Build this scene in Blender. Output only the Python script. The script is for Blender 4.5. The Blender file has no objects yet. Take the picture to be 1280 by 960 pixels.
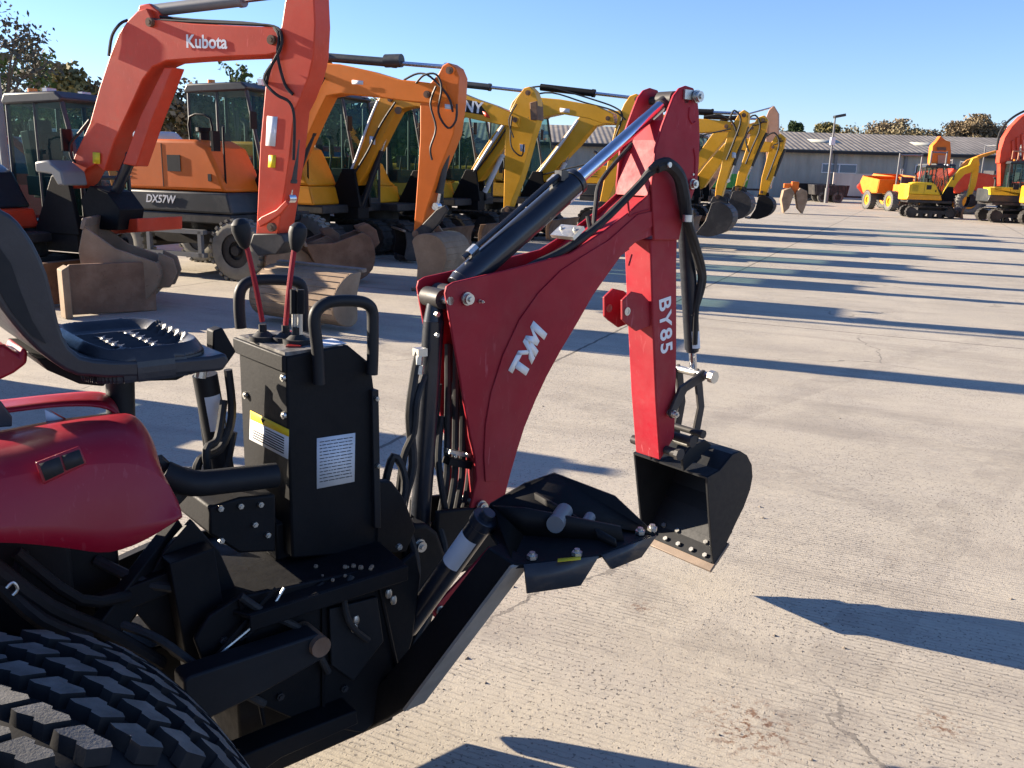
import bpy, bmesh, math, random
from mathutils import Vector, Matrix
rad = math.radians
random.seed(7)
scene = bpy.context.scene
C = scene.collection

# ------------------------------------------------------------------ camera
F = 1100.0; H = 1.62; PITCH = rad(13.7); ROLL = rad(1.7)
cam_d = bpy.data.cameras.new("camera"); cam = bpy.data.objects.new("camera", cam_d); C.objects.link(cam)
cam_d.sensor_fit = 'HORIZONTAL'; cam_d.sensor_width = 36.0; cam_d.lens = 36.0 * F / 1280.0
cam_d.clip_start = 0.05; cam_d.clip_end = 3000
cam.matrix_world = Matrix.Translation((0, 0, H)) @ Matrix.Rotation(rad(90) - PITCH, 4, 'X') @ Matrix.Rotation(ROLL, 4, 'Z')
scene.camera = cam

def ray(px, py):
    x = (px - 640) / F; y = (480 - py) / F
    c, s = math.cos(ROLL), math.sin(ROLL)
    x, y = x * c - y * s, x * s + y * c
    cp, sp = math.cos(PITCH), math.sin(PITCH)
    return Vector((x, cp + y * sp, -sp + y * cp))
def G(px, py, z=0.0):
    d = ray(px, py); t = (z - H) / d.z
    return Vector((d.x * t, d.y * t, z))
def AT(px, py, depth):
    d = ray(px, py); t = depth / d.y
    return Vector((d.x * t, d.y * t, H + d.z * t))

class Fr:
    """a ground frame: x along the heading, y to its left, z up"""
    def __init__(s, x, y, a):
        s.O = Vector((x, y, 0)); s.a = rad(a)
        s.u = Vector((math.cos(s.a), math.sin(s.a), 0)); s.v = Vector((-math.sin(s.a), math.cos(s.a), 0))
    def loc(s, P):
        d = P - s.O
        return Vector((d.dot(s.u), d.dot(s.v), P.z))
    def p(s, px, py, y=0.0):
        d = ray(px, py); k = s.O.dot(s.v) + y
        t = k / d.dot(s.v)
        return s.loc(Vector((d.x * t, d.y * t, H + d.z * t)))
    def x(s, px, py, x=0.0):
        d = ray(px, py); k = s.O.dot(s.u) + x
        t = k / d.dot(s.u)
        return s.loc(Vector((d.x * t, d.y * t, H + d.z * t)))
    def z(s, px, py, z=0.0):
        return s.loc(G(px, py, z))

# ------------------------------------------------------------------ mesh builder
SPLIT = {'lever_knob','weld_bead','rod_eye','spring_clip','frame_bolt','pivot_pin','cover_bolt','pad_bolt','lip_bolt','control_lever','lever_grip','lever_boot','hydraulic_hose','pipe_fitting','hose_clamp','clevis_ear','clevis_bush','link_arm','link_pin','decal','lower_link','hitch_bracket','hitch_plate','bucket_ear','bucket_pin','pad_pin','grease_fitting','seat_bracket','seat_bolt','reflector','handrail','window','work_lamp','pane','grab_rail','jaw','mud_crumb','vent','rib'}
class MB:
    def __init__(s): s.v = []; s.f = []; s.mi = []; s.cur = 0
    def face(s, pts):
        b = len(s.v); s.v += [Vector(p) for p in pts]; s.f.append(list(range(b, b + len(pts)))); s.mi.append(s.cur)
    def add(s, vs, fs):
        b = len(s.v); s.v += [Vector(p) for p in vs]
        for f in fs: s.f.append([i + b for i in f]); s.mi.append(s.cur)
        return s
    def box(s, c, d, rot=None, taper=(1, 1)):
        c = Vector(c); vs = []
        for z in (-.5, .5):
            for y in (-.5, .5):
                for x in (-.5, .5):
                    tx, ty = (taper if z > 0 else (1, 1))
                    p = Vector((x * d[0] * tx, y * d[1] * ty, z * d[2]))
                    if rot is not None: p = rot @ p
                    vs.append(c + p)
        return s.add(vs, [(0, 2, 3, 1), (4, 5, 7, 6), (0, 1, 5, 4), (2, 6, 7, 3), (0, 4, 6, 2), (1, 3, 7, 5)])
    def b2(s, x0, x1, y0, y1, z0, z1):
        return s.box(((x0 + x1) / 2, (y0 + y1) / 2, (z0 + z1) / 2), (abs(x1 - x0), abs(y1 - y0), abs(z1 - z0)))
    def prism(s, poly, y0, y1):
        """poly: (x,z) outline extruded in y"""
        n = len(poly)
        A = sum(poly[i][0] * poly[(i + 1) % n][1] - poly[(i + 1) % n][0] * poly[i][1] for i in range(n))
        if A < 0: poly = poly[::-1]
        if y0 > y1: y0, y1 = y1, y0
        vs = [(x, y0, z) for x, z in poly] + [(x, y1, z) for x, z in poly]
        fs = [tuple(range(n)), tuple(range(2 * n - 1, n - 1, -1))]
        for i in range(n):
            j = (i + 1) % n; fs.append((i, i + n, j + n, j))
        return s.add(vs, fs)
    def prism_z(s, poly, z0, z1):
        n = len(poly)
        A = sum(poly[i][0] * poly[(i + 1) % n][1] - poly[(i + 1) % n][0] * poly[i][1] for i in range(n))
        if A < 0: poly = poly[::-1]
        vs = [(x, y, z0) for x, y in poly] + [(x, y, z1) for x, y in poly]
        fs = [tuple(range(n - 1, -1, -1)), tuple(range(n, 2 * n))]
        for i in range(n):
            j = (i + 1) % n; fs.append((i, j, j + n, i + n))
        return s.add(vs, fs)
    def prism_x(s, poly, x0, x1):
        """poly: (y,z) outline extruded in x"""
        n = len(poly)
        A = sum(poly[i][0] * poly[(i + 1) % n][1] - poly[(i + 1) % n][0] * poly[i][1] for i in range(n))
        if A < 0: poly = poly[::-1]
        vs = [(x0, y, z) for y, z in poly] + [(x1, y, z) for y, z in poly]
        fs = [tuple(range(n - 1, -1, -1)), tuple(range(n, 2 * n))]
        for i in range(n):
            j = (i + 1) % n; fs.append((i, j, j + n, i + n))
        return s.add(vs, fs)
    def cyl(s, a, b, r, n=16, r2=None, cap=True):
        a = Vector(a); b = Vector(b); r2 = r if r2 is None else r2
        d = (b - a).normalized(); t = Vector((0, 0, 1)) if abs(d.z) < .9 else Vector((1, 0, 0))
        e = d.cross(t).normalized(); g = d.cross(e)
        vs = []
        for P, R in ((a, r), (b, r2)):
            for i in range(n):
                q = 2 * math.pi * i / n; vs.append(P + e * (math.cos(q) * R) + g * (math.sin(q) * R))
        fs = [(i, i + n, (i + 1) % n + n, (i + 1) % n) for i in range(n)]
        if cap: fs += [tuple(range(n)), tuple(range(2 * n - 1, n - 1, -1))]
        return s.add(vs, fs)
    def ring(s, c, ax, r0, r1, h, n=28):
        """annulus with a hole, axis ax"""
        c = Vector(c); ax = Vector(ax).normalized(); t = Vector((0, 0, 1)) if abs(ax.z) < .9 else Vector((1, 0, 0))
        e = ax.cross(t).normalized(); g = ax.cross(e); vs = []
        for R, q in ((r0, -h / 2), (r1, -h / 2), (r1, h / 2), (r0, h / 2)):
            for i in range(n):
                th = 2 * math.pi * i / n; vs.append(c + ax * q + (e * math.cos(th) + g * math.sin(th)) * R)
        fs = []
        for k in range(4):
            for i in range(n):
                j = (i + 1) % n; l = (k + 1) % 4
                fs.append((k * n + i, k * n + j, l * n + j, l * n + i))
        return s.add(vs, fs)
    def lathe(s, c, ax, prof, n=32, cap=True):
        """prof: (r, h) points, axis ax through c"""
        c = Vector(c); ax = Vector(ax).normalized(); t = Vector((0, 0, 1)) if abs(ax.z) < .9 else Vector((1, 0, 0))
        e = ax.cross(t).normalized(); g = ax.cross(e); vs = []; m = len(prof)
        for r, h in prof:
            for i in range(n):
                th = 2 * math.pi * i / n; vs.append(c + ax * h + (e * math.cos(th) + g * math.sin(th)) * max(r, 1e-4))
        fs = []
        for k in range(m - 1):
            for i in range(n):
                j = (i + 1) % n; fs.append((k * n + i, k * n + j, (k + 1) * n + j, (k + 1) * n + i))
        if cap: fs.append(tuple(range(n - 1, -1, -1))); fs.append(tuple(range((m - 1) * n, m * n)))
        return s.add(vs, fs)
    def tube(s, pts, r, n=8, smooth=4):
        pts = [Vector(p) for p in pts]
        if smooth and len(pts) > 2:
            out = []
            for i in range(len(pts) - 1):
                p0 = pts[max(i - 1, 0)]; p1 = pts[i]; p2 = pts[i + 1]; p3 = pts[min(i + 2, len(pts) - 1)]
                for k in range(smooth):
                    t = k / smooth
                    out.append(.5 * ((2 * p1) + (p2 - p0) * t + (2 * p0 - 5 * p1 + 4 * p2 - p3) * t * t + (-p0 + 3 * p1 - 3 * p2 + p3) * t ** 3))
            out.append(pts[-1]); pts = out
        vs = []; fs = []; e = None
        for i, P in enumerate(pts):
            d = (pts[min(i + 1, len(pts) - 1)] - pts[max(i - 1, 0)]).normalized()
            if e is None:
                t = Vector((0, 0, 1)) if abs(d.z) < .9 else Vector((1, 0, 0)); e = d.cross(t).normalized()
            else:
                e = (e - d * e.dot(d)).normalized()
            g = d.cross(e)
            for k in range(n):
                q = 2 * math.pi * k / n; vs.append(P + e * math.cos(q) * r + g * math.sin(q) * r)
        for i in range(len(pts) - 1):
            for k in range(n):
                fs.append((i * n + k, i * n + (k + 1) % n, (i + 1) * n + (k + 1) % n, (i + 1) * n + k))
        fs.append(tuple(range(n - 1, -1, -1))); m = (len(pts) - 1) * n; fs.append(tuple(range(m, m + n)))
        return s.add(vs, fs)
    def ball(s, c, r, n=12, sc=(1, 1, 1)):
        c = Vector(c); vs = []; fs = []; m = n // 2 + 1
        for i in range(1, m):
            ph = math.pi * i / m
            for k in range(n):
                q = 2 * math.pi * k / n
                vs.append(c + Vector((math.sin(ph) * math.cos(q) * r * sc[0], math.sin(ph) * math.sin(q) * r * sc[1], math.cos(ph) * r * sc[2])))
        for i in range(m - 2):
            for k in range(n): fs.append((i * n + k, (i + 1) * n + k, (i + 1) * n + (k + 1) % n, i * n + (k + 1) % n))
        fs.append(tuple(range(n))); b = (m - 2) * n; fs.append(tuple(range(b + n - 1, b - 1, -1)))
        return s.add(vs, fs)
    def grid(s, rows, thick=0.0):
        m = len(rows); n = len(rows[0])
        vs = [p for r in rows for p in r]
        return s.add(vs, [(i * n + j, i * n + j + 1, (i + 1) * n + j + 1, (i + 1) * n + j) for i in range(m - 1) for j in range(n - 1)])
    def pieces(s):
        n = len(s.v); par = list(range(n))
        def find(a):
            while par[a] != a: par[a] = par[par[a]]; a = par[a]
            return a
        for f in s.f:
            for i in f[1:]: par[find(i)] = find(f[0])
        comp = {}
        for i in range(n): comp.setdefault(find(i), []).append(i)
        bb = [[c, [min(s.v[i][k] for i in c) - .0015 for k in range(3)], [max(s.v[i][k] for i in c) + .0015 for k in range(3)]] for c in comp.values()]
        ch = True
        while ch:
            ch = False
            for i in range(len(bb)):
                for j in range(i + 1, len(bb)):
                    if all(bb[i][1][k] < bb[j][2][k] and bb[j][1][k] < bb[i][2][k] for k in range(3)):
                        bb[i] = [bb[i][0] + bb[j][0], [min(bb[i][1][k], bb[j][1][k]) for k in range(3)], [max(bb[i][2][k], bb[j][2][k]) for k in range(3)]]
                        del bb[j]; ch = True; break
                if ch: break
        out = []
        for c, _, _ in bb:
            mp = {i: k for k, i in enumerate(sorted(c))}; m = MB(); m.v = [s.v[i] for i in sorted(c)]
            for f, mi in zip(s.f, s.mi):
                if f[0] in mp: m.f.append([mp[i] for i in f]); m.mi.append(mi)
            out.append(m)
        return out
    def build(s, name, mats, parent=None, bevel=0.0, seg=2, solid=0.0, sub=0, ang=32, loc=None, sub_first=False):
        if name in SPLIT:
            ps = s.pieces()
            if len(ps) > 1: return [p._build(name, mats, parent, bevel, seg, solid, sub, ang, loc, sub_first) for p in ps][0]
        return s._build(name, mats, parent, bevel, seg, solid, sub, ang, loc, sub_first)
    def _build(s, name, mats, parent, bevel, seg, solid, sub, ang, loc, sub_first):
        me = bpy.data.meshes.new(name)
        me.from_pydata([tuple(v) for v in s.v], [], s.f)
        if not isinstance(mats, (list, tuple)): mats = [mats]
        for m in mats: me.materials.append(m)
        if len(mats) > 1:
            me.polygons.foreach_set('material_index', s.mi)
        me.validate(); me.update()
        bm = bmesh.new(); bm.from_mesh(me)
        if solid or sub: bmesh.ops.remove_doubles(bm, verts=bm.verts, dist=1e-5)
        bmesh.ops.recalc_face_normals(bm, faces=bm.faces)
        bm.to_mesh(me); bm.free()
        me.shade_smooth(); me.set_sharp_from_angle(angle=rad(ang))
        o = bpy.data.objects.new(name, me); C.objects.link(o)
        if sub and sub_first:
            md = o.modifiers.new('sub', 'SUBSURF'); md.levels = sub; md.render_levels = sub; md.boundary_smooth = 'PRESERVE_CORNERS'
        if solid:
            md = o.modifiers.new('solid', 'SOLIDIFY'); md.thickness = solid; md.offset = 0
        if bevel:
            md = o.modifiers.new('bevel', 'BEVEL'); md.width = bevel; md.segments = seg; md.limit_method = 'ANGLE'; md.angle_limit = rad(40)
        if sub and not sub_first:
            md = o.modifiers.new('sub', 'SUBSURF'); md.levels = sub; md.render_levels = sub
        if parent is not None: o.parent = parent
        if loc is not None: o.location = loc
        return o

def tag(o, label=None, cat=None, group=None, kind=None):
    if label: o['label'] = label
    if cat: o['category'] = cat
    if group: o['group'] = group
    if kind: o['kind'] = kind
    return o
def thing(name, label, cat, loc=(0, 0, 0), a=0.0, group=None):
    o = bpy.data.objects.new(name, None); o.empty_display_size = .2; C.objects.link(o)
    o.location = loc; o.rotation_euler = (0, 0, a)
    return tag(o, label, cat, group)
def fthing(fr, name, label, cat, group=None):
    return thing(name, label, cat, fr.O, fr.a, group)
def copy_tree(o, parent=None):
    c = o.copy(); C.objects.link(c); c.parent = parent
    for ch in list(o.children): copy_tree(ch, c)
    return c
def text_mesh(body, size, ext=.001, shear=0.0, bold=0.0, space=1.0):
    cu = bpy.data.curves.new('t', 'FONT'); cu.body = body; cu.size = size; cu.extrude = ext; cu.shear = shear
    cu.offset = bold; cu.space_character = space; cu.align_x = 'CENTER'; cu.align_y = 'CENTER'
    o = bpy.data.objects.new('t', cu); C.objects.link(o)
    dg = bpy.context.evaluated_depsgraph_get(); dg.update()
    me = bpy.data.meshes.new_from_object(o.evaluated_get(dg))
    bpy.data.objects.remove(o); return me
def text(name, body, size, M, mat, parent, ext=.001, shear=0, bold=0.0, space=1.0):
    """M: local matrix inside the parent"""
    me = text_mesh(body, size, ext, shear, bold, space); me.materials.clear(); me.materials.append(mat)
    me.transform(M); me.update()
    o = bpy.data.objects.new(name, me); C.objects.link(o); o.parent = parent
    return o
def basis(o, ex, ey):
    """matrix with origin o, text x along ex and text up along ey"""
    ex = Vector(ex).normalized(); ey = Vector(ey); ey = (ey - ex * ey.dot(ex)).normalized(); ez = ex.cross(ey)
    return Matrix(((ex.x, ey.x, ez.x, o[0]), (ex.y, ey.y, ez.y, o[1]), (ex.z, ey.z, ez.z, o[2]), (0, 0, 0, 1)))

# ------------------------------------------------------------------ materials
def nt(name):
    m = bpy.data.materials.new(name); m.use_nodes = True; t = m.node_tree
    return m, t, t.nodes['Principled BSDF'], t.nodes['Material Output']
def ramp(t, src, stops):
    r = t.nodes.new('ShaderNodeValToRGB'); r.color_ramp.elements[0].position = stops[0][0]; r.color_ramp.elements[0].color = stops[0][1]
    r.color_ramp.elements[1].position = stops[1][0]; r.color_ramp.elements[1].color = stops[1][1]
    for p, c in stops[2:]:
        e = r.color_ramp.elements.new(p); e.color = c
    t.links.new(src, r.inputs[0]); return r.outputs[0]
def g4(v): return (v, v, v, 1)
def noise(t, vec, scale, detail=4, rough=.55, dist=0.0):
    n = t.nodes.new('ShaderNodeTexNoise'); n.inputs['Scale'].default_value = scale; n.inputs['Detail'].default_value = detail
    n.inputs['Roughness'].default_value = rough; n.inputs['Distortion'].default_value = dist
    if vec is not None: t.links.new(vec, n.inputs['Vector'])
    return n.outputs['Fac']
def mixc(t, fac, a, b, mode='MIX'):
    m = t.nodes.new('ShaderNodeMix'); m.data_type = 'RGBA'; m.blend_type = mode
    for i, q in ((0, fac), (6, a), (7, b)):
        if isinstance(q, (int, float)): m.inputs[i].default_value = q
        elif isinstance(q, tuple): m.inputs[i].default_value = q if len(q) == 4 else q + (1,)
        else: t.links.new(q, m.inputs[i])
    return m.outputs[2]
def mth(t, op, a, b=None, c=None, clamp=False):
    n = t.nodes.new('ShaderNodeMath'); n.operation = op; n.use_clamp = clamp
    for i, q in enumerate((a, b, c)):
        if q is None: continue
        if isinstance(q, (int, float)): n.inputs[i].default_value = q
        else: t.links.new(q, n.inputs[i])
    return n.outputs[0]
def bump(t, h, strength, dist, b, prev=None):
    n = t.nodes.new('ShaderNodeBump'); n.inputs['Strength'].default_value = strength; n.inputs['Distance'].default_value = dist
    t.links.new(h, n.inputs['Height'])
    if prev: t.links.new(prev, n.inputs['Normal'])
    t.links.new(n.outputs[0], b.inputs['Normal']); return n.outputs[0]
def objco(t):
    return t.nodes.new('ShaderNodeTexCoord').outputs['Object']
def paint(name, col, rough=.35, dirt=.25, dirtcol=(.20, .17, .13), var=.12, metal=0.0, coat=0.3, scale=6.0, chip=0.0, chipcol=(.12, .07, .04), bmp=.05, spec=.3, scr=0.0):
    m, t, b, o = nt(name); co = objco(t)
    n1 = noise(t, co, scale, 5, .6); n2 = noise(t, co, scale * 5, 4, .7)
    dark = tuple(c * (1 - var) for c in col); lite = tuple(min(1, c * (1 + var)) for c in col)
    c = mixc(t, ramp(t, n1, [(.3, g4(0)), (.7, g4(1))]), dark, lite)
    dm = mth(t, 'MULTIPLY', ramp(t, n1, [(.45, g4(0)), (.75, g4(1))]), ramp(t, n2, [(.35, g4(0)), (.7, g4(1))]))
    dm = mth(t, 'MULTIPLY', dm, dirt)
    c = mixc(t, dm, c, dirtcol)
    if chip:
        n3 = noise(t, co, scale * 9, 3, .8, .6)
        cm = ramp(t, n3, [(.72 - chip * .25, g4(0)), (.74 - chip * .25, g4(1))]); c = mixc(t, cm, c, chipcol)
    if scr:
        mp = t.nodes.new('ShaderNodeMapping'); mp.inputs['Scale'].default_value = (1, 1, .16); mp.inputs['Rotation'].default_value = (.3, .5, .1); t.links.new(co, mp.inputs[0])
        sm = mth(t, 'MULTIPLY', ramp(t, noise(t, mp.outputs[0], 75, 3, .6, .5), [(.62, g4(0)), (.66, g4(1))]), ramp(t, noise(t, co, 3.2, 4, .6), [(.50, g4(0)), (.62, g4(1))]))
        c = mixc(t, mth(t, 'MULTIPLY', sm, scr), c, tuple(min(1, v * 1.2 + .10) for v in col))
        du = ramp(t, noise(t, co, 1.6, 6, .7, .3), [(.48, g4(0)), (.75, g4(1))]); c = mixc(t, mth(t, 'MULTIPLY', du, scr * .35), c, (.26, .17, .14))
    t.links.new(c, b.inputs['Base Color'])
    t.links.new(mth(t, 'MULTIPLY_ADD', n2, .35, rough - .12), b.inputs['Roughness'])
    b.inputs['Metallic'].default_value = metal; b.inputs['Specular IOR Level'].default_value = spec; b.inputs['Coat Weight'].default_value = coat; b.inputs['Coat Roughness'].default_value = .15
    if bmp: bump(t, noise(t, co, scale * 14, 3, .6), bmp, .004, b)
    return m
M = {}
M['hero'] = paint('red_paint', (.31, .005, .017), .52, .22, (.30, .10, .10), .14, scr=.55, coat=.0, scale=5, bmp=.03)
M['fender'] = paint('fender_red', (.27, .003, .018), .38, .15, (.25, .10, .10), .06, scr=.18, coat=.12, scale=3, bmp=.01)
M['black'] = paint('black_paint', (.0055, .0055, .0065), .56, .15, (.035, .032, .028), .2, coat=0, spec=.2, bmp=.12, scale=7)
M['blackgloss'] = paint('black_gloss', (.009, .010, .012), .52, .15, (.05, .05, .05), .1, coat=.0, scale=9, bmp=.02)
M['cylblack'] = paint('cylinder_black', (.014, .017, .024), .30, .15, (.10, .10, .10), .1, coat=.35, scale=9, bmp=.02)
M['rubber'] = paint('rubber', (.018, .018, .019), .6, .4, (.10, .09, .08), .15, coat=0, scale=12)
M['vinyl'] = paint('seat_vinyl', (.022, .024, .030), .38, .3, (.12, .11, .10), .1, coat=.2, scale=10, bmp=.12)
M['chrome'] = paint('chrome', (.62, .63, .66), .16, .05, (.3, .3, .3), .03, metal=1, coat=0)
M['zinc'] = paint('zinc', (.55, .54, .50), .38, .3, (.2, .16, .1), .1, metal=1, coat=0, scale=20)
M['label'] = paint('label_white', (.62, .64, .66), .5, .2, (.3, .3, .28), .06, coat=0)
M['white'] = paint('white_mark', (.78, .78, .76), .5, .05, (.4, .4, .4), .03, coat=0, bmp=0)
M['yellowlab'] = paint('label_yellow', (.75, .52, .02), .5, .1, (.3, .3, .2), .04, coat=0, bmp=0)
M['ink'] = paint('ink', (.02, .02, .02), .6, 0, var=0, coat=0, bmp=0)
M['rust'] = paint('worn_steel', (.17, .095, .055), .62, .7, (.28, .20, .14), .3, coat=0, scale=4, chip=.3, chipcol=(.08, .05, .035), bmp=.08)
M['earth'] = paint('earthy_steel', (.24, .165, .105), .75, .7, (.32, .25, .18), .25, coat=0, scale=3, chip=.2, bmp=.08)
M['darksteel'] = paint('dark_steel', (.030, .028, .028), .5, .6, (.12, .10, .085), .3, coat=0, scale=4, chip=.15, bmp=.08)
M['lip'] = paint('cutting_edge', (.22, .17, .13), .5, .5, (.1, .07, .05), .25, metal=.3, coat=0, scale=12)
M['kred'] = paint('orange_red', (.60, .050, .016), .42, .3, (.30, .16, .10), .12, scr=.35, coat=.05, scale=3)
M['dorange'] = paint('orange', (.72, .150, .010), .42, .2, (.30, .18, .10), .1, coat=.05, scale=3)
M['borange'] = paint('boom_orange', (.78, .19, .012), .45, .2, (.35, .2, .1), .1, coat=.0, scale=3)
M['yel'] = paint('yellow', (.72, .34, .012), .45, .3, (.30, .20, .10), .12, coat=.15, scale=3, chip=.12)
M['yel2'] = paint('amber_yellow', (.72, .27, .008), .45, .25, (.30, .18, .08), .12, coat=.15, scale=3, chip=.1)
M['oldyel'] = paint('old_yellow', (.62, .32, .02), .55, .6, (.22, .16, .09), .2, coat=0, scale=2.5, chip=.35)
M['bright'] = paint('bright_yellow', (.72, .47, .02), .5, .5, (.3, .22, .1), .12, coat=0, chip=.2, scale=3)
M['green'] = paint('green', (.03, .22, .04), .45, .4, (.12, .12, .08), .15, coat=.1, scale=3)
M['track'] = paint('track_rubber', (.030, .028, .027), .75, .9, (.13, .11, .09), .3, coat=0, scale=5, bmp=.3)
M['tyrewall'] = paint('tyre_wall', (.20, .19, .16), .8, .8, (.27, .24, .19), .2, coat=0, scale=5)
M['tyredust'] = paint('tyre_dusty', (.11, .108, .10), .75, .9, (.20, .19, .175), .3, coat=0, scale=14, bmp=.3)
M['tyredark'] = paint('tyre_dark', (.016, .016, .017), .8, .3, (.06, .055, .05), .2, coat=0, scale=12)
M['grey'] = paint('grey_paint', (.16, .165, .17), .45, .4, (.14, .12, .1), .1, coat=.1, scale=4)
M['cabgrey'] = paint('cab_grey', (.032, .035, .038), .42, .4, (.14, .13, .11), .1, coat=.1, scale=4)
M['silver'] = paint('silver_paint', (.42, .43, .45), .35, .25, (.2, .18, .16), .06, coat=.4, scale=3)
M['amber'] = paint('amber_lens', (.75, .20, .01), .25, 0, var=.02, coat=.4, bmp=0)
M['lens'] = paint('lamp_lens', (.25, .02, .02), .2, .1, var=.02, coat=.5, bmp=0)
M['interior'] = paint('cab_interior', (.05, .05, .055), .7, .3, (.1, .1, .1), .2, coat=0)
def glass(name, col, tr):
    m, t, b, o = nt(name)
    b.inputs['Base Color'].default_value = col + (1,); b.inputs['Roughness'].default_value = .04
    b.inputs['Specular IOR Level'].default_value = .6
    tp = t.nodes.new('ShaderNodeBsdfTransparent'); tp.inputs[0].default_value = (.62, .80, .76, 1)
    mx = t.nodes.new('ShaderNodeMixShader'); mx.inputs[0].default_value = 1 - tr
    t.links.new(tp.outputs[0], mx.inputs[1]); t.links.new(b.outputs[0], mx.inputs[2]); t.links.new(mx.outputs[0], o.inputs[0])
    return m
M['glass'] = glass('cab_glass', (.02, .06, .06), .74)
M['bluglass'] = glass('blue_glass', (.05, .12, .22), .25)

# ------------------------------------------------------------------ world and sun
SUN_EL = 18.0; SH_AZ = -19.0          # shadows run towards this azimuth (from +x)
w = bpy.data.worlds.new("World"); scene.world = w; w.use_nodes = True
wt = w.node_tree; bg = wt.nodes['Background']; sky = wt.nodes.new('ShaderNodeTexSky'); sky.sky_type = 'NISHITA'
sky.sun_disc = False; sky.sun_elevation = rad(SUN_EL); sky.sun_rotation = rad(-(90 - 19)); sky.altitude = 50
sky.air_density = 1.0; sky.dust_density = 0.0; sky.ozone_density = 4.0
_mx = wt.nodes.new('ShaderNodeMix'); _mx.data_type = 'RGBA'; _mx.blend_type = 'MULTIPLY'; _mx.inputs[0].default_value = 1.0
_mx.inputs[7].default_value = (.86, .865, 1.07, 1); wt.links.new(sky.outputs[0], _mx.inputs[6]); wt.links.new(_mx.outputs[2], bg.inputs[0]); bg.inputs[1].default_value = 0.064
sl = bpy.data.lights.new('sun', 'SUN'); so = bpy.data.objects.new('sun', sl); C.objects.link(so)
sl.energy = 5.0; sl.angle = rad(.5); sl.color = (1, .86, .68)
ld = Vector((math.cos(rad(SH_AZ)) * math.cos(rad(SUN_EL)), math.sin(rad(SH_AZ)) * math.cos(rad(SUN_EL)), -math.sin(rad(SUN_EL))))
so.rotation_euler = ld.to_track_quat('-Z', 'Y').to_euler(); so.location = (-20, 6, 12)
vs = scene.view_settings; vs.view_transform = 'Standard'; vs.look = 'None'; vs.gamma = 1.0; vs.use_curve_mapping = False; vs.exposure = 1.8
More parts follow.
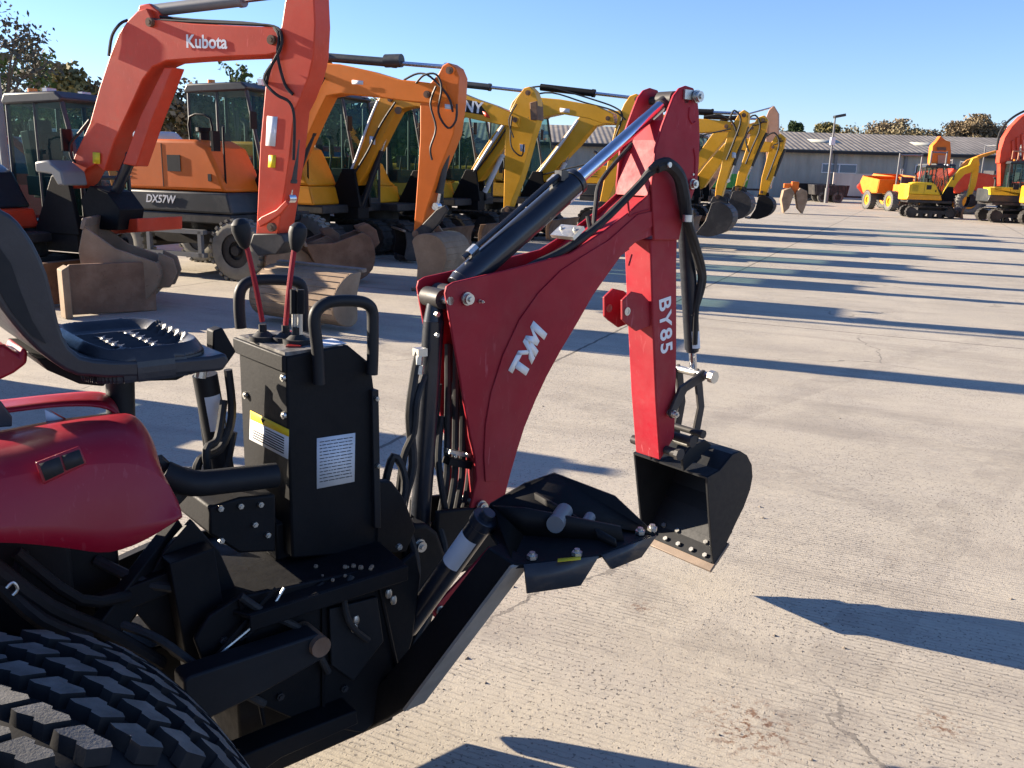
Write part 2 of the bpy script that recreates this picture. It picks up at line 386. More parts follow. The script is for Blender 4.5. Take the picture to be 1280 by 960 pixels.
# ------------------------------------------------------------------ ground
def ground_mat():
    m, t, b, o = nt('yard_concrete'); co = objco(t)
    mp = t.nodes.new('ShaderNodeMapping'); mp.inputs['Rotation'].default_value = (0, 0, rad(24)); t.links.new(co, mp.inputs[0])
    v = mp.outputs[0]                       # x now runs along the ribs, y across them
    sx = t.nodes.new('ShaderNodeSeparateXYZ'); t.links.new(v, sx.inputs[0]); X, Y = sx.outputs[0], sx.outputs[1]
    big = noise(t, co, .35, 5, .6); med = noise(t, co, 2.2, 6, .65); fine = noise(t, co, 22, 5, .7); grit = noise(t, co, 160, 3, .7)
    c = mixc(t, ramp(t, big, [(.3, g4(0)), (.7, g4(1))]), (.385, .34, .268), (.475, .425, .34))
    c = mixc(t, mth(t, 'MULTIPLY', ramp(t, med, [(.42, g4(0)), (.72, g4(1))]), .55), c, (.345, .31, .265))
    c = mixc(t, mth(t, 'MULTIPLY', ramp(t, fine, [(.50, g4(0)), (.78, g4(1))]), .45), c, (.24, .215, .18))
    c = mixc(t, mth(t, 'MULTIPLY', ramp(t, grit, [(.25, g4(1)), (.42, g4(0))]), .45), c, (.50, .46, .40))
    # dark pits and specks of grit
    pits = ramp(t, noise(t, co, 75, 2, .5), [(.622, g4(0)), (.66, g4(1))])
    pm = mth(t, 'MULTIPLY', pits, ramp(t, noise(t, co, 1.1, 3, .5), [(.35, g4(.35)), (.6, g4(1))]))
    c = mixc(t, mth(t, 'MULTIPLY', pm, .88), c, (.09, .08, .07))
    # tamped ribs
    nz = noise(t, co, 3.0, 3, .5)
    yy = mth(t, 'ADD', mth(t, 'MULTIPLY', Y, 2 * math.pi / .0235), mth(t, 'MULTIPLY', nz, 5.0))
    rb = mth(t, 'SINE', yy)
    st = t.nodes.new('ShaderNodeMapping'); st.inputs['Scale'].default_value = (9, 60, 1); t.links.new(v, st.inputs[0])
    brk = ramp(t, noise(t, st.outputs[0], 1.0, 4, .6), [(.40, g4(.1)), (.62, g4(1))])
    wear = ramp(t, noise(t, co, .9, 4, .55), [(.38, g4(.15)), (.60, g4(1))])
    groove = mth(t, 'MULTIPLY', mth(t, 'MULTIPLY', ramp(t, rb, [(.55, g4(0)), (.95, g4(1))]), brk), wear)
    c = mixc(t, mth(t, 'MULTIPLY', groove, .55), c, (.17, .145, .12))
    # cold joints and saw cuts between the bays
    def joint(src, period, off, wd):
        q = mth(t, 'ADD', mth(t, 'ADD', src, off), mth(t, 'MULTIPLY', mth(t, 'SUBTRACT', noise(t, co, 5, 4, .6), .5), .05))
        f = mth(t, 'SUBTRACT', mth(t, 'FRACT', mth(t, 'DIVIDE', q, period)), .5)
        return mth(t, 'LESS_THAN', mth(t, 'ABSOLUTE', f), wd / period)
    j = mth(t, 'MAXIMUM', joint(X, 6.0, JOFF[0], .014), joint(Y, 9.0, JOFF[1], .013))
    c = mixc(t, mth(t, 'MULTIPLY', j, .85), c, (.10, .09, .075))
    # hairline cracks
    vo = t.nodes.new('ShaderNodeTexVoronoi'); vo.feature = 'DISTANCE_TO_EDGE'; vo.inputs['Scale'].default_value = .22
    dn = t.nodes.new('ShaderNodeTexNoise'); dn.inputs['Scale'].default_value = 2.6; dn.inputs['Detail'].default_value = 6
    t.links.new(co, dn.inputs['Vector'])
    t.links.new(mixc(t, .22, co, dn.outputs['Color'], 'LINEAR_LIGHT'), vo.inputs['Vector'])
    ck = mth(t, 'MULTIPLY', mth(t, 'LESS_THAN', vo.outputs['Distance'], .0016), ramp(t, noise(t, co, .5, 2), [(.46, g4(0)), (.56, g4(1))]))
    c = mixc(t, mth(t, 'MULTIPLY', ck, .6), c, (.10, .09, .08))
    # rusty stains
    for (sxp, syp, r, k) in STAINS:
        d = t.nodes.new('ShaderNodeVectorMath'); d.operation = 'DISTANCE'; d.inputs[1].default_value = (sxp, syp, 0); t.links.new(co, d.inputs[0])
        f = ramp(t, mth(t, 'DIVIDE', d.outputs['Value'], r), [(.3, g4(1)), (1, g4(0))])
        sm = mth(t, 'MULTIPLY', f, ramp(t, noise(t, co, 34, 4, .7), [(.50, g4(0)), (.62, g4(1))]))
        c = mixc(t, mth(t, 'MULTIPLY', sm, k), c, (.15, .07, .035))
    # faint tyre marks crossing the bays and streaky patches left by sweeping
    st2 = t.nodes.new('ShaderNodeMapping'); st2.inputs['Scale'].default_value = (.35, 2.6, 1); t.links.new(v, st2.inputs[0])
    sk = ramp(t, noise(t, st2.outputs[0], 1.0, 6, .65, .4), [(.50, g4(0)), (.66, g4(1))])
    c = mixc(t, mth(t, 'MULTIPLY', sk, .38), c, (.235, .205, .17))
    for (cx_, cy_, rr) in ((-14, -6, 17.2), (-14, -6, 18.9), (22, -12, 25.5), (22, -12, 27.2), (5, 30, 17.0)):
        d = t.nodes.new('ShaderNodeVectorMath'); d.operation = 'DISTANCE'; d.inputs[1].default_value = (cx_, cy_, 0); t.links.new(co, d.inputs[0])
        f = mth(t, 'LESS_THAN', mth(t, 'ABSOLUTE', mth(t, 'SUBTRACT', d.outputs['Value'], rr)), .13)
        f = mth(t, 'MULTIPLY', f, ramp(t, noise(t, co, 4.5, 5, .7), [(.42, g4(0)), (.62, g4(1))]))
        c = mixc(t, mth(t, 'MULTIPLY', f, .30), c, (.19, .165, .14))
    # tyre polish, oil and wet patches
    oil = ramp(t, noise(t, co, .55, 5, .6, .8), [(.60, g4(0)), (.72, g4(1))])
    c = mixc(t, mth(t, 'MULTIPLY', oil, .5), c, (.22, .195, .165))
    t.links.new(c, b.inputs['Base Color']); b.inputs['Roughness'].default_value = .88; b.inputs['Specular IOR Level'].default_value = .25
    h1 = mth(t, 'SUBTRACT', mth(t, 'MULTIPLY', fine, .5), mth(t, 'MULTIPLY', groove, .9))
    h1 = mth(t, 'SUBTRACT', h1, mth(t, 'MULTIPLY', pm, .5))
    h1 = mth(t, 'ADD', h1, mth(t, 'MULTIPLY', grit, .35))
    bump(t, h1, .8, .005, b)
    return m
# a joint passes through these two points of the yard
pa = G(540, 530); pb = G(757, 419)
ca, sa = math.cos(rad(24)), math.sin(rad(24))
def rotxy(p): return (p.x * ca - p.y * sa, p.x * sa + p.y * ca)
JOFF = (3.0 - rotxy((pa + pb) / 2)[0], 4.5 - rotxy(G(640, 300))[1])
s1 = G(940, 910); s2 = G(1178, 905); s3 = G(800, 759); s4 = G(1118, 700)
STAINS = [(s1.x, s1.y, .20, 1), (s2.x, s2.y, .10, .9), (s3.x, s3.y, .07, .9), (s4.x, s4.y, .05, .5)]
g = MB(); g.face([(-900, -300, 0), (900, -300, 0), (900, 1500, 0), (-900, 1500, 0)])
ground = g.build('ground', ground_mat()); tag(ground, kind='structure')

# loose grit
def grit():
    mb = MB(); rnd = random.Random(3)
    for i in range(520):
        px = rnd.uniform(400, 1300); py = rnd.uniform(470, 965) ** 1.0
        P = G(px, py); r = rnd.uniform(.0015, .0042) * (1 + (rnd.random() < .04) * 1.6)
        n = 5; vs = []; a0 = rnd.uniform(0, 6)
        for k in range(n):
            q = a0 + 2 * math.pi * k / n; rr = r * rnd.uniform(.7, 1.2); vs.append((P.x + rr * math.cos(q), P.y + rr * math.sin(q), 0.0002))
        vs.append((P.x + rnd.uniform(-.3, .3) * r, P.y, r * rnd.uniform(.6, 1.1)))
        mb.add(vs, [(k, (k + 1) % n, n) for k in range(n)])
    o = mb.build('loose_grit', paint('grit', (.16, .135, .11), .9, .5, (.3, .27, .22), .5, coat=0, scale=40)); tag(o, 'tiny dark stones scattered over the pale concrete', 'grit', kind='stuff')
grit()
# ------------------------------------------------------------------ tractor and backhoe share one axis
T = Fr(.690, 3.253, 41)
P = T.p
def xz(v): return (v.x, v.z)
def poly(pts, y): return [xz(P(a, b, y)) for a, b in pts]
def bolt(mb, c, r=.009, h=.008, ax=(0, -1, 0)):
    c = Vector(c); ax = Vector(ax); mb.cyl(c, c + ax * h, r, 6); mb.cyl(c + ax * h, c + ax * (h + .004), r * .55, 8)
def hexpin(mb, x, z, y, r=.016):
    mb.cyl((x, y, z), (x, y - .006, z), r * 1.25, 20); mb.cyl((x, y - .006, z), (x, y - .018, z), r, 18); mb.cyl((x, y - .018, z), (x, y - .024, z), r * .5, 6)

bh = fthing(T, 'backhoe', 'crimson and black backhoe attachment with its bucket lowered near the concrete', 'backhoe')
R, K = M['hero'], M['black']

# --- boom: two side plates, web between them
YB = .072
outer = [(557,367),(559,358),(567,353),(640,336),(713,317),(757,288),(793,260),(817,237),(834,223),(848,232),(850,262),(835,285),(812,296),(795,303),(778,318),(760,343),(741,370),(723,402),(702,437),(684,470),(670,500),(656,534),(646,566),(638,594),(632,618),(622,634),(600,644),(587,640),(596,600),(594,572),(587,540),(580,502),(574,466),(566,420)]
boomp = poly(outer, -YB)
mb = MB(); mb.prism(boomp, -YB, -YB + .010); mb.prism(boomp, YB - .010, YB)
boom = mb.build('boom', R, bh, bevel=.003)
# pressed centre panel on each plate, a real step in the metal
inner = [(724,322),(760,300),(796,268),(822,262),(815,283),(800,292),(779,305),(760,328),(743,350),(726,376),(706,408),(688,440),(672,470),(656,503),(642,536),(631,566),(622,600),(606,602),(604,570),(606,530),(613,490),(628,443),(648,400),(672,366),(700,338)]
pin_ = poly(inner, -YB)
mb = MB(); mb.prism(pin_, -YB - .0045, -YB - .0003); mb.prism(pin_, YB + .0003, YB + .0045)
mb.build('side_panel', R, bh, bevel=.003, seg=3)
# web (top and underside sheets)
def strip(name, pts, y0, y1, th, mat, par, px_y=None):
    mb = MB(); pl = [P(a, b, -YB if px_y is None else px_y) for a, b in pts]
    for i in range(len(pl) - 1):
        a, b = pl[i], pl[i + 1]; d = (b - a); n = Vector((-d.z, 0, d.x)).normalized() * th
        v = [(a.x, y0, a.z), (b.x, y0, b.z), (b.x + n.x, y0, b.z + n.z), (a.x + n.x, y0, a.z + n.z)]
        v += [(q[0], y1, q[2]) for q in v]
        mb.add(v, [(0, 1, 2, 3), (7, 6, 5, 4), (0, 4, 5, 1), (1, 5, 6, 2), (2, 6, 7, 3), (3, 7, 4, 0)])
    return mb.build(name, mat, par)
strip('top_web', [(625,440),(645,402),(668,370),(700,345),(748,303),(785,275),(822,240)], -YB + .011, YB - .011, .006, R, bh)
strip('bottom_web', [(622,622),(634,576),(650,532),(668,492),(690,452),(714,408),(744,358),(768,328),(790,312)], -YB + .011, YB - .011, .006, R, bh)
strip('rear_web', [(600,628),(603,590),(600,550),(600,500),(612,470),(625,440)], -YB + .011, YB - .011, .006, R, bh)
# rolled flange that shows bright beyond the near plate, with the hose clamp on it
# pins
pinB = P(582, 373, -YB); pinT = P(862, 124, -.09); pinN = P(867, 230, -.09); pinF = P(600, 632, -YB)
mb = MB()
for q in (pinB, pinF): hexpin(mb, q.x, q.z, -YB - .004, .015); mb.cyl((q.x, -YB, q.z), (q.x, YB + .03, q.z), .014, 14)
hexpin(mb, P(592, 377, -YB).x + .02, P(592, 377, -YB).z, -YB + .001, .004)
mb.build('pivot_pin', M['zinc'], bh)

# --- dipper
YD = .081
head = [(837,134),(843,119),(850,110),(858,107),(867,110),(872,121),(874,143),(875,170),(874,205),(872,228),(865,247),(858,262),(853,280),(849,300),(818,300),(816,262),(815,232),(820,185),(828,158)]
hp = poly(head, -YD)
farhead = [(837,134),(843,119),(850,110),(858,107),(867,110),(872,121),(874,143),(875,170),(874,205),(872,228),(865,247),(858,262),(853,280),(849,300),(818,300),(816,262),(815,232),(800,250),(808,205),(828,158)]
mb = MB(); mb.prism(hp, -YD, -YD + .010); mb.prism(hp, YD - .010, YD)
dip = mb.build('dipper', R, bh, bevel=.003)
mb = MB()
for (a, b) in [((864,138),(864,152)),((866,185),(867,238))]:
    A = P(*a, -YD); B = P(*b, -YD)
body = poly([(816,300),(850,292),(849,330),(849,430),(848,500),(846,548),(828,577),(823,500),(819,400)], -.070)
mb.prism(body, -.060, .060)
mb.build('dipper_box', R, bh, bevel=.006, seg=3)
strip('head_web', [(838,150),(828,175),(819,215),(812,245)], -YD + .011, YD - .011, .006, R, bh, -YD)
# embossed slots on the dipper head
mb = MB()
mb.tube([P(862,134,-YD), P(861,146,-YD), P(865,154,-YD), P(869,152,-YD)], .0035, 6)
mb.tube([P(867,186,-YD), P(869,200,-YD), P(868,222,-YD), P(864,238,-YD)], .0035, 6)
mb.tube([P(790,318,-YB) , P(786,332,-YB)], .003, 6)
mb.tube([P(812,262,-YB), P(796,266,-YB), P(787,270,-YB), P(786,262,-YB), P(785,252,-YB)], .0032, 6)
mb.build('weld_bead', R, bh)
mb = MB(); hexpin(mb, pinN.x, pinN.z, -YD - .002, .014); mb.cyl((pinN.x, -YD, pinN.z), (pinN.x, YD + .02, pinN.z), .013, 14)
q = P(867,121,-YD); hexpin(mb, q.x, q.z, -YD - .012, .017); mb.cyl((q.x, -YD - .012, q.z), (q.x, YD + .006, q.z), .015, 14); mb.box((q.x - .03, -YD - .005, q.z + .004), (.05, .007, .03))
q = P(866,218,-YD); mb.cyl((q.x, -YD, q.z), (q.x, -YD - .004, q.z), .004, 8)
mb.build('pivot_pin', M['zinc'], bh)
topPin = P(867,121,-YD)
# clevis ears on the front face
ear = [(795,374),(806,363),(819,366),(832,380),(830,405),(812,412),(800,403),(795,398)]
ep = poly(ear, -.05)
x_face = P(819, 400, -.07).x
dx = x_face - max(a for a, b in ep) + .012
ep = [(a + dx, b) for a, b in ep]
mb = MB(); mb.prism(ep, -.046, -.036); mb.prism(ep, .036, .046); mb.build('clevis_ear', R, bh, bevel=.002)
ec = (min(a for a, b in ep) + .025, sum(b for a, b in ep) / len(ep) + .004)
mb = MB()
for yy in (-.0475, .0345):
    mb.cyl((ec[0], yy, ec[1]), (ec[0], yy + .0005, ec[1]), .009, 16); mb.ring((ec[0], yy, ec[1]), (0, 1, 0), .009, .014, .003)
mb.build('clevis_bush', M['zinc'], bh)
# lettering on the dipper and the boom
A = P(831, 378, -.0605); B = P(833, 440, -.0605)
ex = (B - A).normalized()
text('model_lettering', 'BY85', .086, basis(tuple(P(831.5, 407, -.0612)), (ex.x, 0, ex.z), (-ex.z, 0, ex.x)), M['white'], bh, ext=.0006, bold=.0018, space=1.15)
# boom letters, cut from strokes
A = P(652, 455, -YB); Bp = P(665, 418, -YB)
O1 = P(644, 471, -YB - .0052); O2 = P(675, 410, -YB - .0052)
rx = (O2 - O1); L = rx.length; rx.normalize(); rh = Vector((-rx.z, 0, rx.x))
if rh.z < 0 and rh.x > 0: rh = -rh
def letters(strokes, name):
    mb = MB()
    for st in strokes:
        pl = [O1 + rx * (a * L) + rh * ((b - .5) * L * .44) for a, b in st]
        mb.face([(q.x, -YB - .0055, q.z) for q in pl])
    return mb.build(name, M['white'], bh, solid=.0008)
letters([[(0.02,1),(0.02,.72),(.40,.72),(.40,1)], [(.13,.76),(.13,0),(.27,0),(.27,.76)]], 'boom_lettering')
letters([[(.33,1),(.47,.44),(.56,.44),(.42,1)], [(.60,1),(.51,.44),(.42,.30),(.36,0),(.50,0),(.56,.32),(.70,.9),(.69,1)]], 'boom_lettering')
letters([[(.60,1),(.52,0),(.64,0),(.71,.62),(.73,1)], [(.66,1),(.70,.2),(.80,.2),(.80,.62),(.73,1)], [(.90,1),(.80,.62),(.80,.2),(.93,1)], [(.90,1),(.87,0),(1.0,0),(1.03,1)]], 'boom_lettering')

# --- crowd cylinder (over the boom)
a = Vector((pinB.x - .01, 0, pinB.z)); b = Vector((topPin.x - .035, 0, topPin.z - .01))
d = (b - a); Lc = d.length; d.normalize()
def along(t): return a + d * (Lc * t)
mb = MB(); mb.cyl(along(.055), along(.53), .0400, 28); mb.cyl(along(.035), along(.06), .034, 24, r2=.040)
mb.cyl(along(.53), along(.548), .0435, 28); cyl = mb.build('crowd_cylinder', M['cylblack'], bh, bevel=.002)
mb = MB(); mb.cyl(along(.54), along(.985), .0200, 24); mb.build('rod', M['chrome'], cyl)
mb = MB(); mb.cyl(along(.965), along(.995), .024, 20); mb.cyl((b.x, -.032, b.z), (b.x, .032, b.z), .028, 20); mb.cyl((a.x, -.045, a.z), (a.x, .045, a.z), .032, 20)
mb.cyl((topPin.x - .035, -YD, b.z), (topPin.x - .035, YD, b.z), .013, 16)
mb.build('rod_eye', M['darksteel'], cyl)
# label on the barrel: a band wrapped round it
mb = MB(); e1 = Vector((0, 1, 0)); e2 = d.cross(e1).normalized(); vs = []
for i in range(9):
    th = rad(-150 + i * 12); q = e1 * math.cos(th) + e2 * math.sin(th)
    if q.dot(Vector((0, -1, .2))) < -2: pass
    vs.append(q)
rows = [[along(.475) + q * .0406 for q in vs], [along(.528) + q * .0406 for q in vs]]
mb.grid(rows); mb.build('cylinder_label', M['label'], cyl)
# steel feed pipe along the barrel
up = Vector((-d.z, 0, d.x)); up = up if up.z > 0 else -up
mb = MB(); mb.tube([along(.10) + up * .052 + Vector((0, .01, 0)), along(.3) + up * .056, along(.47) + up * .056, along(.52) + up * .045], .008, 8)
mb.box(along(.505) + up * .048, (.03, .03, .03)); mb.build('feed_pipe', M['cylblack'], cyl)
mb = MB(); 
for tt in (.12, .46): mb.cyl(along(tt) + up * .050 + Vector((0, .008, 0)), along(tt + .03) + up * .052 + Vector((0, .008, 0)), .013, 6)
mb.build('pipe_fitting', M['zinc'], cyl)

# --- boom cylinder
a2 = P(544, 372, 0); b2_ = P(524, 672, 0); d2 = (b2_ - a2); L2 = d2.length; d2.normalize()
al2 = lambda t: a2 + d2 * (L2 * t)
mb = MB(); mb.cyl(al2(.09), al2(.93), .0300, 26); mb.cyl(al2(0.02), al2(.1), .022, 20, r2=.030); mb.cyl(al2(.93), al2(.95), .033, 24)
c2 = mb.build('boom_cylinder', M['cylblack'], bh, bevel=.002)
mb = MB(); mb.cyl((a2.x, -.04, a2.z), (a2.x, .04, a2.z), .028, 18); mb.cyl((b2_.x, -.05, b2_.z), (b2_.x, .05, b2_.z), .03, 18); mb.cyl(al2(.95), al2(1), .017, 16)
mb.build('rod_eye', M['darksteel'], c2)
mb = MB(); mb.cyl((a2.x, -YB, a2.z), (a2.x, YB, a2.z), .012, 12); mb.cyl(al2(.06) + Vector((-.01, -.022, 0)), al2(.06) + Vector((-.01, -.034, 0)), .008, 6); mb.cyl(al2(.14) + Vector((-.01, -.028, 0)), al2(.14) + Vector((-.01, -.038, 0)), .007, 6)
mb.build('grease_fitting', M['zinc'], c2)

# --- bucket cylinder behind the dipper
a3 = P(856, 262, 0); b3 = P(866, 448, 0); d3 = (b3 - a3); L3 = d3.length; d3.normalize()
al3 = lambda t: a3 + d3 * (L3 * t)
mb = MB(); mb.cyl(al3(.0), al3(.93), .0290, 24); mb.cyl(al3(.93), al3(.95), .024, 24); c3 = mb.build('bucket_cylinder', M['cylblack'], bh, bevel=.002)
e1 = Vector((0, -1, 0)); e2 = Vector((1, 0, 0)); mb = MB()
rows = [[al3(t) + (e1 * math.cos(rad(th)) + e2 * math.sin(rad(th))) * .0296 for th in range(-50, 51, 10)] for t in (.80, .92)]
mb.grid(rows); mb.build('cylinder_label', M['label'], c3)
mb = MB(); mb.cyl(al3(.95), al3(1.10), .014, 16); mb.build('rod', M['chrome'], c3)
# linkage
lp = P(873, 467, -.05); l1 = P(841, 517, -.08); l2 = P(866, 560, -.05)
mb = MB()
for yy in (-.075, .068):
    A = P(873, 467, yy); 
    A = Vector((lp.x, yy, lp.z)); B = Vector((l1.x, yy, l1.z)); m_ = (A + B) / 2 + Vector((-.035, 0, .02))
    pts = [A, m_, B]
    w_ = .020
    q = [(A.x - .004, A.z + w_), (A.x + w_, A.z), (A.x, A.z - w_), (m_.x + .022, m_.z - .008), (B.x + w_ * .9, B.z), (B.x, B.z - w_), (B.x - w_, B.z), (m_.x - .018, m_.z + .012)]
    mb.prism(q, yy - .006, yy + .006)
lk = mb.build('link_arm', M['darksteel'], bh, bevel=.002)
mb = MB()
for yy in (-.045, .045):
    A = Vector((lp.x, yy, lp.z)); B = Vector((l2.x + .01, yy, l2.z + .02)); m_ = (A + B) / 2 + Vector((.030, 0, .0))
    q = [(A.x - .018, A.z), (A.x, A.z + .02), (A.x + .02, A.z), (m_.x + .018, m_.z), (B.x + .02, B.z), (B.x, B.z - .02), (B.x - .02, B.z), (m_.x - .016, m_.z)]
    mb.prism(q, yy - .006, yy + .006)
mb.build('link_arm', M['darksteel'], bh, bevel=.002)
mb = MB(); mb.cyl((lp.x, -.105, lp.z), (lp.x, .08, lp.z), .014, 16); mb.cyl((lp.x, -.125, lp.z), (lp.x, -.105, lp.z), .024, 8); hexpin(mb, l1.x, l1.z, -.082, .011); mb.cyl((l1.x, -.08, l1.z), (l1.x, .08, l1.z), .011, 12)
mb.cyl((l2.x, -.07, l2.z + .01), (l2.x, .07, l2.z + .01), .014, 12)
mb.build('link_pin', M['zinc'], bh)

# --- bucket
YK = .18
sideN = [(884,597),(900,588),(916,568),(926,564),(934,569),(940,581),(941,596),(938,612),(930,634),(920,654),(908,680),(899,702),(893,709),(890,690),(887,645)]
sp = poly(sideN, -YK)
mb = MB(); mb.prism(sp, -YK, -YK + .010); mb.prism(sp, YK - .010, YK)
shell = [(884,597),(900,588),(916,568),(926,564),(934,569),(940,581),(941,596),(938,612),(930,634),(920,654),(908,680),(898,703)]
bk = mb.build('bucket', M['blackgloss'], bh, bevel=.002)
strip('bucket_shell', shell, -YK + .002, YK - .002, -.008, M['blackgloss'], bk, -YK)
# lip plate reaching forward from the shell
n1 = P(893, 709, -YK); n0 = P(908, 680, -YK)
dl = Vector((n1.x - n0.x, 0, n1.z - n0.z)).normalized(); 
lipA = Vector((n1.x, 0, n1.z)); tilt = Vector((-.90, 0, .30)).normalized()
mb = MB()
def slab(mb, A, B, y0, y1, th):
    d = (B - A); n = Vector((-d.z, 0, d.x)).normalized() * th
    v = [(A.x, y0, A.z), (B.x, y0, B.z), (B.x + n.x, y0, B.z + n.z), (A.x + n.x, y0, A.z + n.z)]
    v += [(q[0], y1, q[2]) for q in v]
    mb.add(v, [(0, 1, 2, 3), (7, 6, 5, 4), (0, 4, 5, 1), (1, 5, 6, 2), (2, 6, 7, 3), (3, 7, 4, 0)])
inn = P(889, 650, -YK)
lipTop = Vector((n1.x + .085, 0, n1.z + .070)); lipTip = Vector((n1.x - .022, 0, n1.z - .016))
slab(mb, lipTip, lipTop, -YK - .003, YK + .003, .012); 
mb.build('cutting_edge', M['lip'], bk, bevel=.002)
mb = MB(); dv = (lipTop - lipTip).normalized(); nn = Vector((-dv.z, 0, dv.x))
slab(mb, lipTip + dv * .030 + nn * .0125, lipTop + nn * .0125 + dv * .05, -YK + .012, YK - .012, .004); mb.build('liner_plate', M['blackgloss'], bk)
mb = MB()
for yy, t in ((-.13, .048), (-.065, .048), (0, .048), (.065, .048), (.13, .048), (-.10, .10), (.04, .10), (.11, .10)):
    c = lipTip + dv * t + nn * .0168; mb.cyl((c.x, yy, c.z), (c.x + nn.x * .009, yy, c.z + nn.z * .009), .010, 6)
mb.build('lip_bolt', M['zinc'], bk)
# hanger ears on the bucket top
tA = P(884, 597, -YK); tB = P(916, 566, -YK)
mb = MB()
for yy in (-.085, .075):
    mb.prism([(tA.x - .02, tA.z - .005), (tA.x + .0, tA.z + .05), (l1.x - .03, l1.z + .0), (l1.x - .01, l1.z - .09), (l2.x + .05, l2.z + .03), (tB.x - .01, tB.z - .01)] if False else
             [(tA.x - .015, tA.z), (tA.x - .03, tA.z + .055), (tA.x + .01, tA.z + .085), (tB.x - .045, tB.z + .035), (tB.x, tB.z + .005)], yy, yy + .012)
mb.build('bucket_ear', M['blackgloss'], bk, bevel=.002)
dp = P(846, 600, -.07)
mb = MB()
for (a_, r_) in (((843, 566), .017), ((859, 550), .016), ((872, 541), .012)):
    q = P(*a_, -.1); mb.cyl((q.x, -.115, q.z), (q.x, .1, q.z), r_, 14); mb.cyl((q.x, -.128, q.z), (q.x, -.113, q.z), r_ * 1.4, 8)
mb.build('bucket_pin', M['darksteel'], bk)

# --- hoses over the boom
mb = MB()
def hose(pts, r=.009, dy=0): mb.tube([P(a, b, y) + Vector((0, dy, 0)) for a, b, y in pts], r, 8)
hose([(585,352,.02),(625,316,.03),(668,268,.03),(700,238,.02),(713,232,.01)], .012)
hose([(560,520,.02),(575,455,.03),(580,400,.04),(612,366,-.03),(660,335,-.045),(706,312,-.05),(752,278,-.06),(792,238,-.07),(815,214,-.10),(833,209,-.115),(846,222,-.112),(851,246,-.105),(855,268,-.10),(864,300,-.085),(874,334,-.05),(876,350,-.04),(870,385,-.03),(868,430,-.02)], .0125)
hose([(568,520,.03),(585,455,.04),(590,405,.02),(622,370,-.01),(668,338,-.03),(716,308,-.04),(760,270,-.05),(798,232,-.06),(818,208,-.11),(836,203,-.13),(852,220,-.125),(857,248,-.12),(860,275,-.11),(869,302,-.09),(878,336,-.05),(878,358,-.03),(866,395,-.02)], .0125)
hose([(820,209,-.11),(835,205,-.122),(849,220,-.118),(855,246,-.112),(858,272,-.10)], .021)
hose([(742,285,.0),(745,255,.03),(752,225,.05),(790,180,.05)], .008)
hose([(648,560,.02)] if False else [(735,270,.0),(737,300,-.02),(712,318,-.04)], .008)
mb.build('hydraulic_hose', M['rubber'], bh)
mb = MB(); q = P(718, 291, -.055); mb.box(q + Vector((0, .03, 0)), (.055, .10, .012), Matrix.Rotation(rad(-35), 3, 'Y')); bolt(mb, q + Vector((.0, .0, .006)), .006, .006, (0, 0, 1)); bolt(mb, q + Vector((.0, .06, .006)), .006, .006, (0, 0, 1))
q = P(852, 272, -.105); mb.cyl(q + Vector((0, -.024, .01)), q + Vector((0, -.024, -.012)), .016, 12)
q = P(836, 206, -.14); mb.cyl(q, q + Vector((0, -.006, 0)), .009, 10)
mb.build('hose_clamp', M['zinc'], bh)
mb = MB()
for i, (x0, x1) in enumerate(((556, 548), (566, 562), (575, 574), (584, 586))):
    mb.tube([P(x0 + 4, 430, .02 + i * .01), P(x0 + 4, 490, .01), P(x0 + 3, 560, 0), P(x0 + 2, 600, -.01), P(x0 - 8, 655, -.02)], .0105, 8)
mb.build('hydraulic_hose', M['rubber'], bh)
mb = MB(); q = P(572, 566, -.02); mb.box(q, (.085, .03, .012), Matrix.Rotation(rad(20), 3, 'Y')); bolt(mb, q + Vector((-.025, -.016, 0)), .006); bolt(mb, q + Vector((.02, -.016, -.004)), .006)
mb.build('hose_clamp', M['zinc'], bh)
mb = MB(); mb.box(P(572, 578, -.02), (.09, .035, .022), Matrix.Rotation(rad(20), 3, 'Y')); mb.build('clamp_block', M['black'], bh)
# hoses hugging the boom cylinder
mb = MB()
hose([(524,440,-.03),(518,470,-.03),(512,520,-.04),(516,580,-.04),(506,622,-.04),(497,670,-.03)], .013)
hose([(530,470,-.02),(521,500,-.05),(517,540,-.05),(505,570,-.03),(498,620,-.02)], .011)
hose([(548,480,.02),(543,560,.03),(553,600,.04),(565,640,.04)], .011)
hose([(560,655,-.04),(552,610,-.03),(548,570,.0),(552,520,.02)], .010)
mb.build('hydraulic_hose', M['rubber'], bh)
mb = MB()
for q in (P(524, 450, -.035), P(525, 462, -.035), P(504, 630, -.045)): mb.cyl(q + Vector((0, 0, .012)), q - Vector((.003, 0, .012)), .012, 6)
mb.box(P(525, 440, -.03), (.03, .03, .022)); mb.build('pipe_fitting', M['zinc'], bh)

# --- swing tower and boom foot
mb = MB()
mb.prism(poly([(505,690),(508,668),(518,656),(534,655),(548,666),(560,700),(552,740),(520,850),(505,870),(490,868),(492,820),(506,760)], -.13), -.13, -.06)
mb.prism(poly([(505,690),(508,668),(518,656),(534,655),(548,666),(560,700),(552,740),(520,850),(505,870),(490,868),(492,820),(506,760)], -.13), .06, .12)
sw = mb.build('swing_post', K, bh, bevel=.012, seg=3)
q = P(523, 681, -.13); mb = MB(); hexpin(mb, q.x, q.z, -.132, .015); mb.build('pivot_pin', M['zinc'], sw)
mb = MB(); mb.prism(poly([(548,640),(612,632),(640,655),(628,690),(560,720),(545,690)], -.075), -.075, -.055); mb.prism(poly([(548,640),(612,632),(640,655),(628,690),(560,720),(545,690)], -.075), .055, .075)
mb.b2(P(540,700,0).x, P(600,700,0).x, -.05, .05, .42, .50); mb.build('boom_foot', K, bh, bevel=.006)
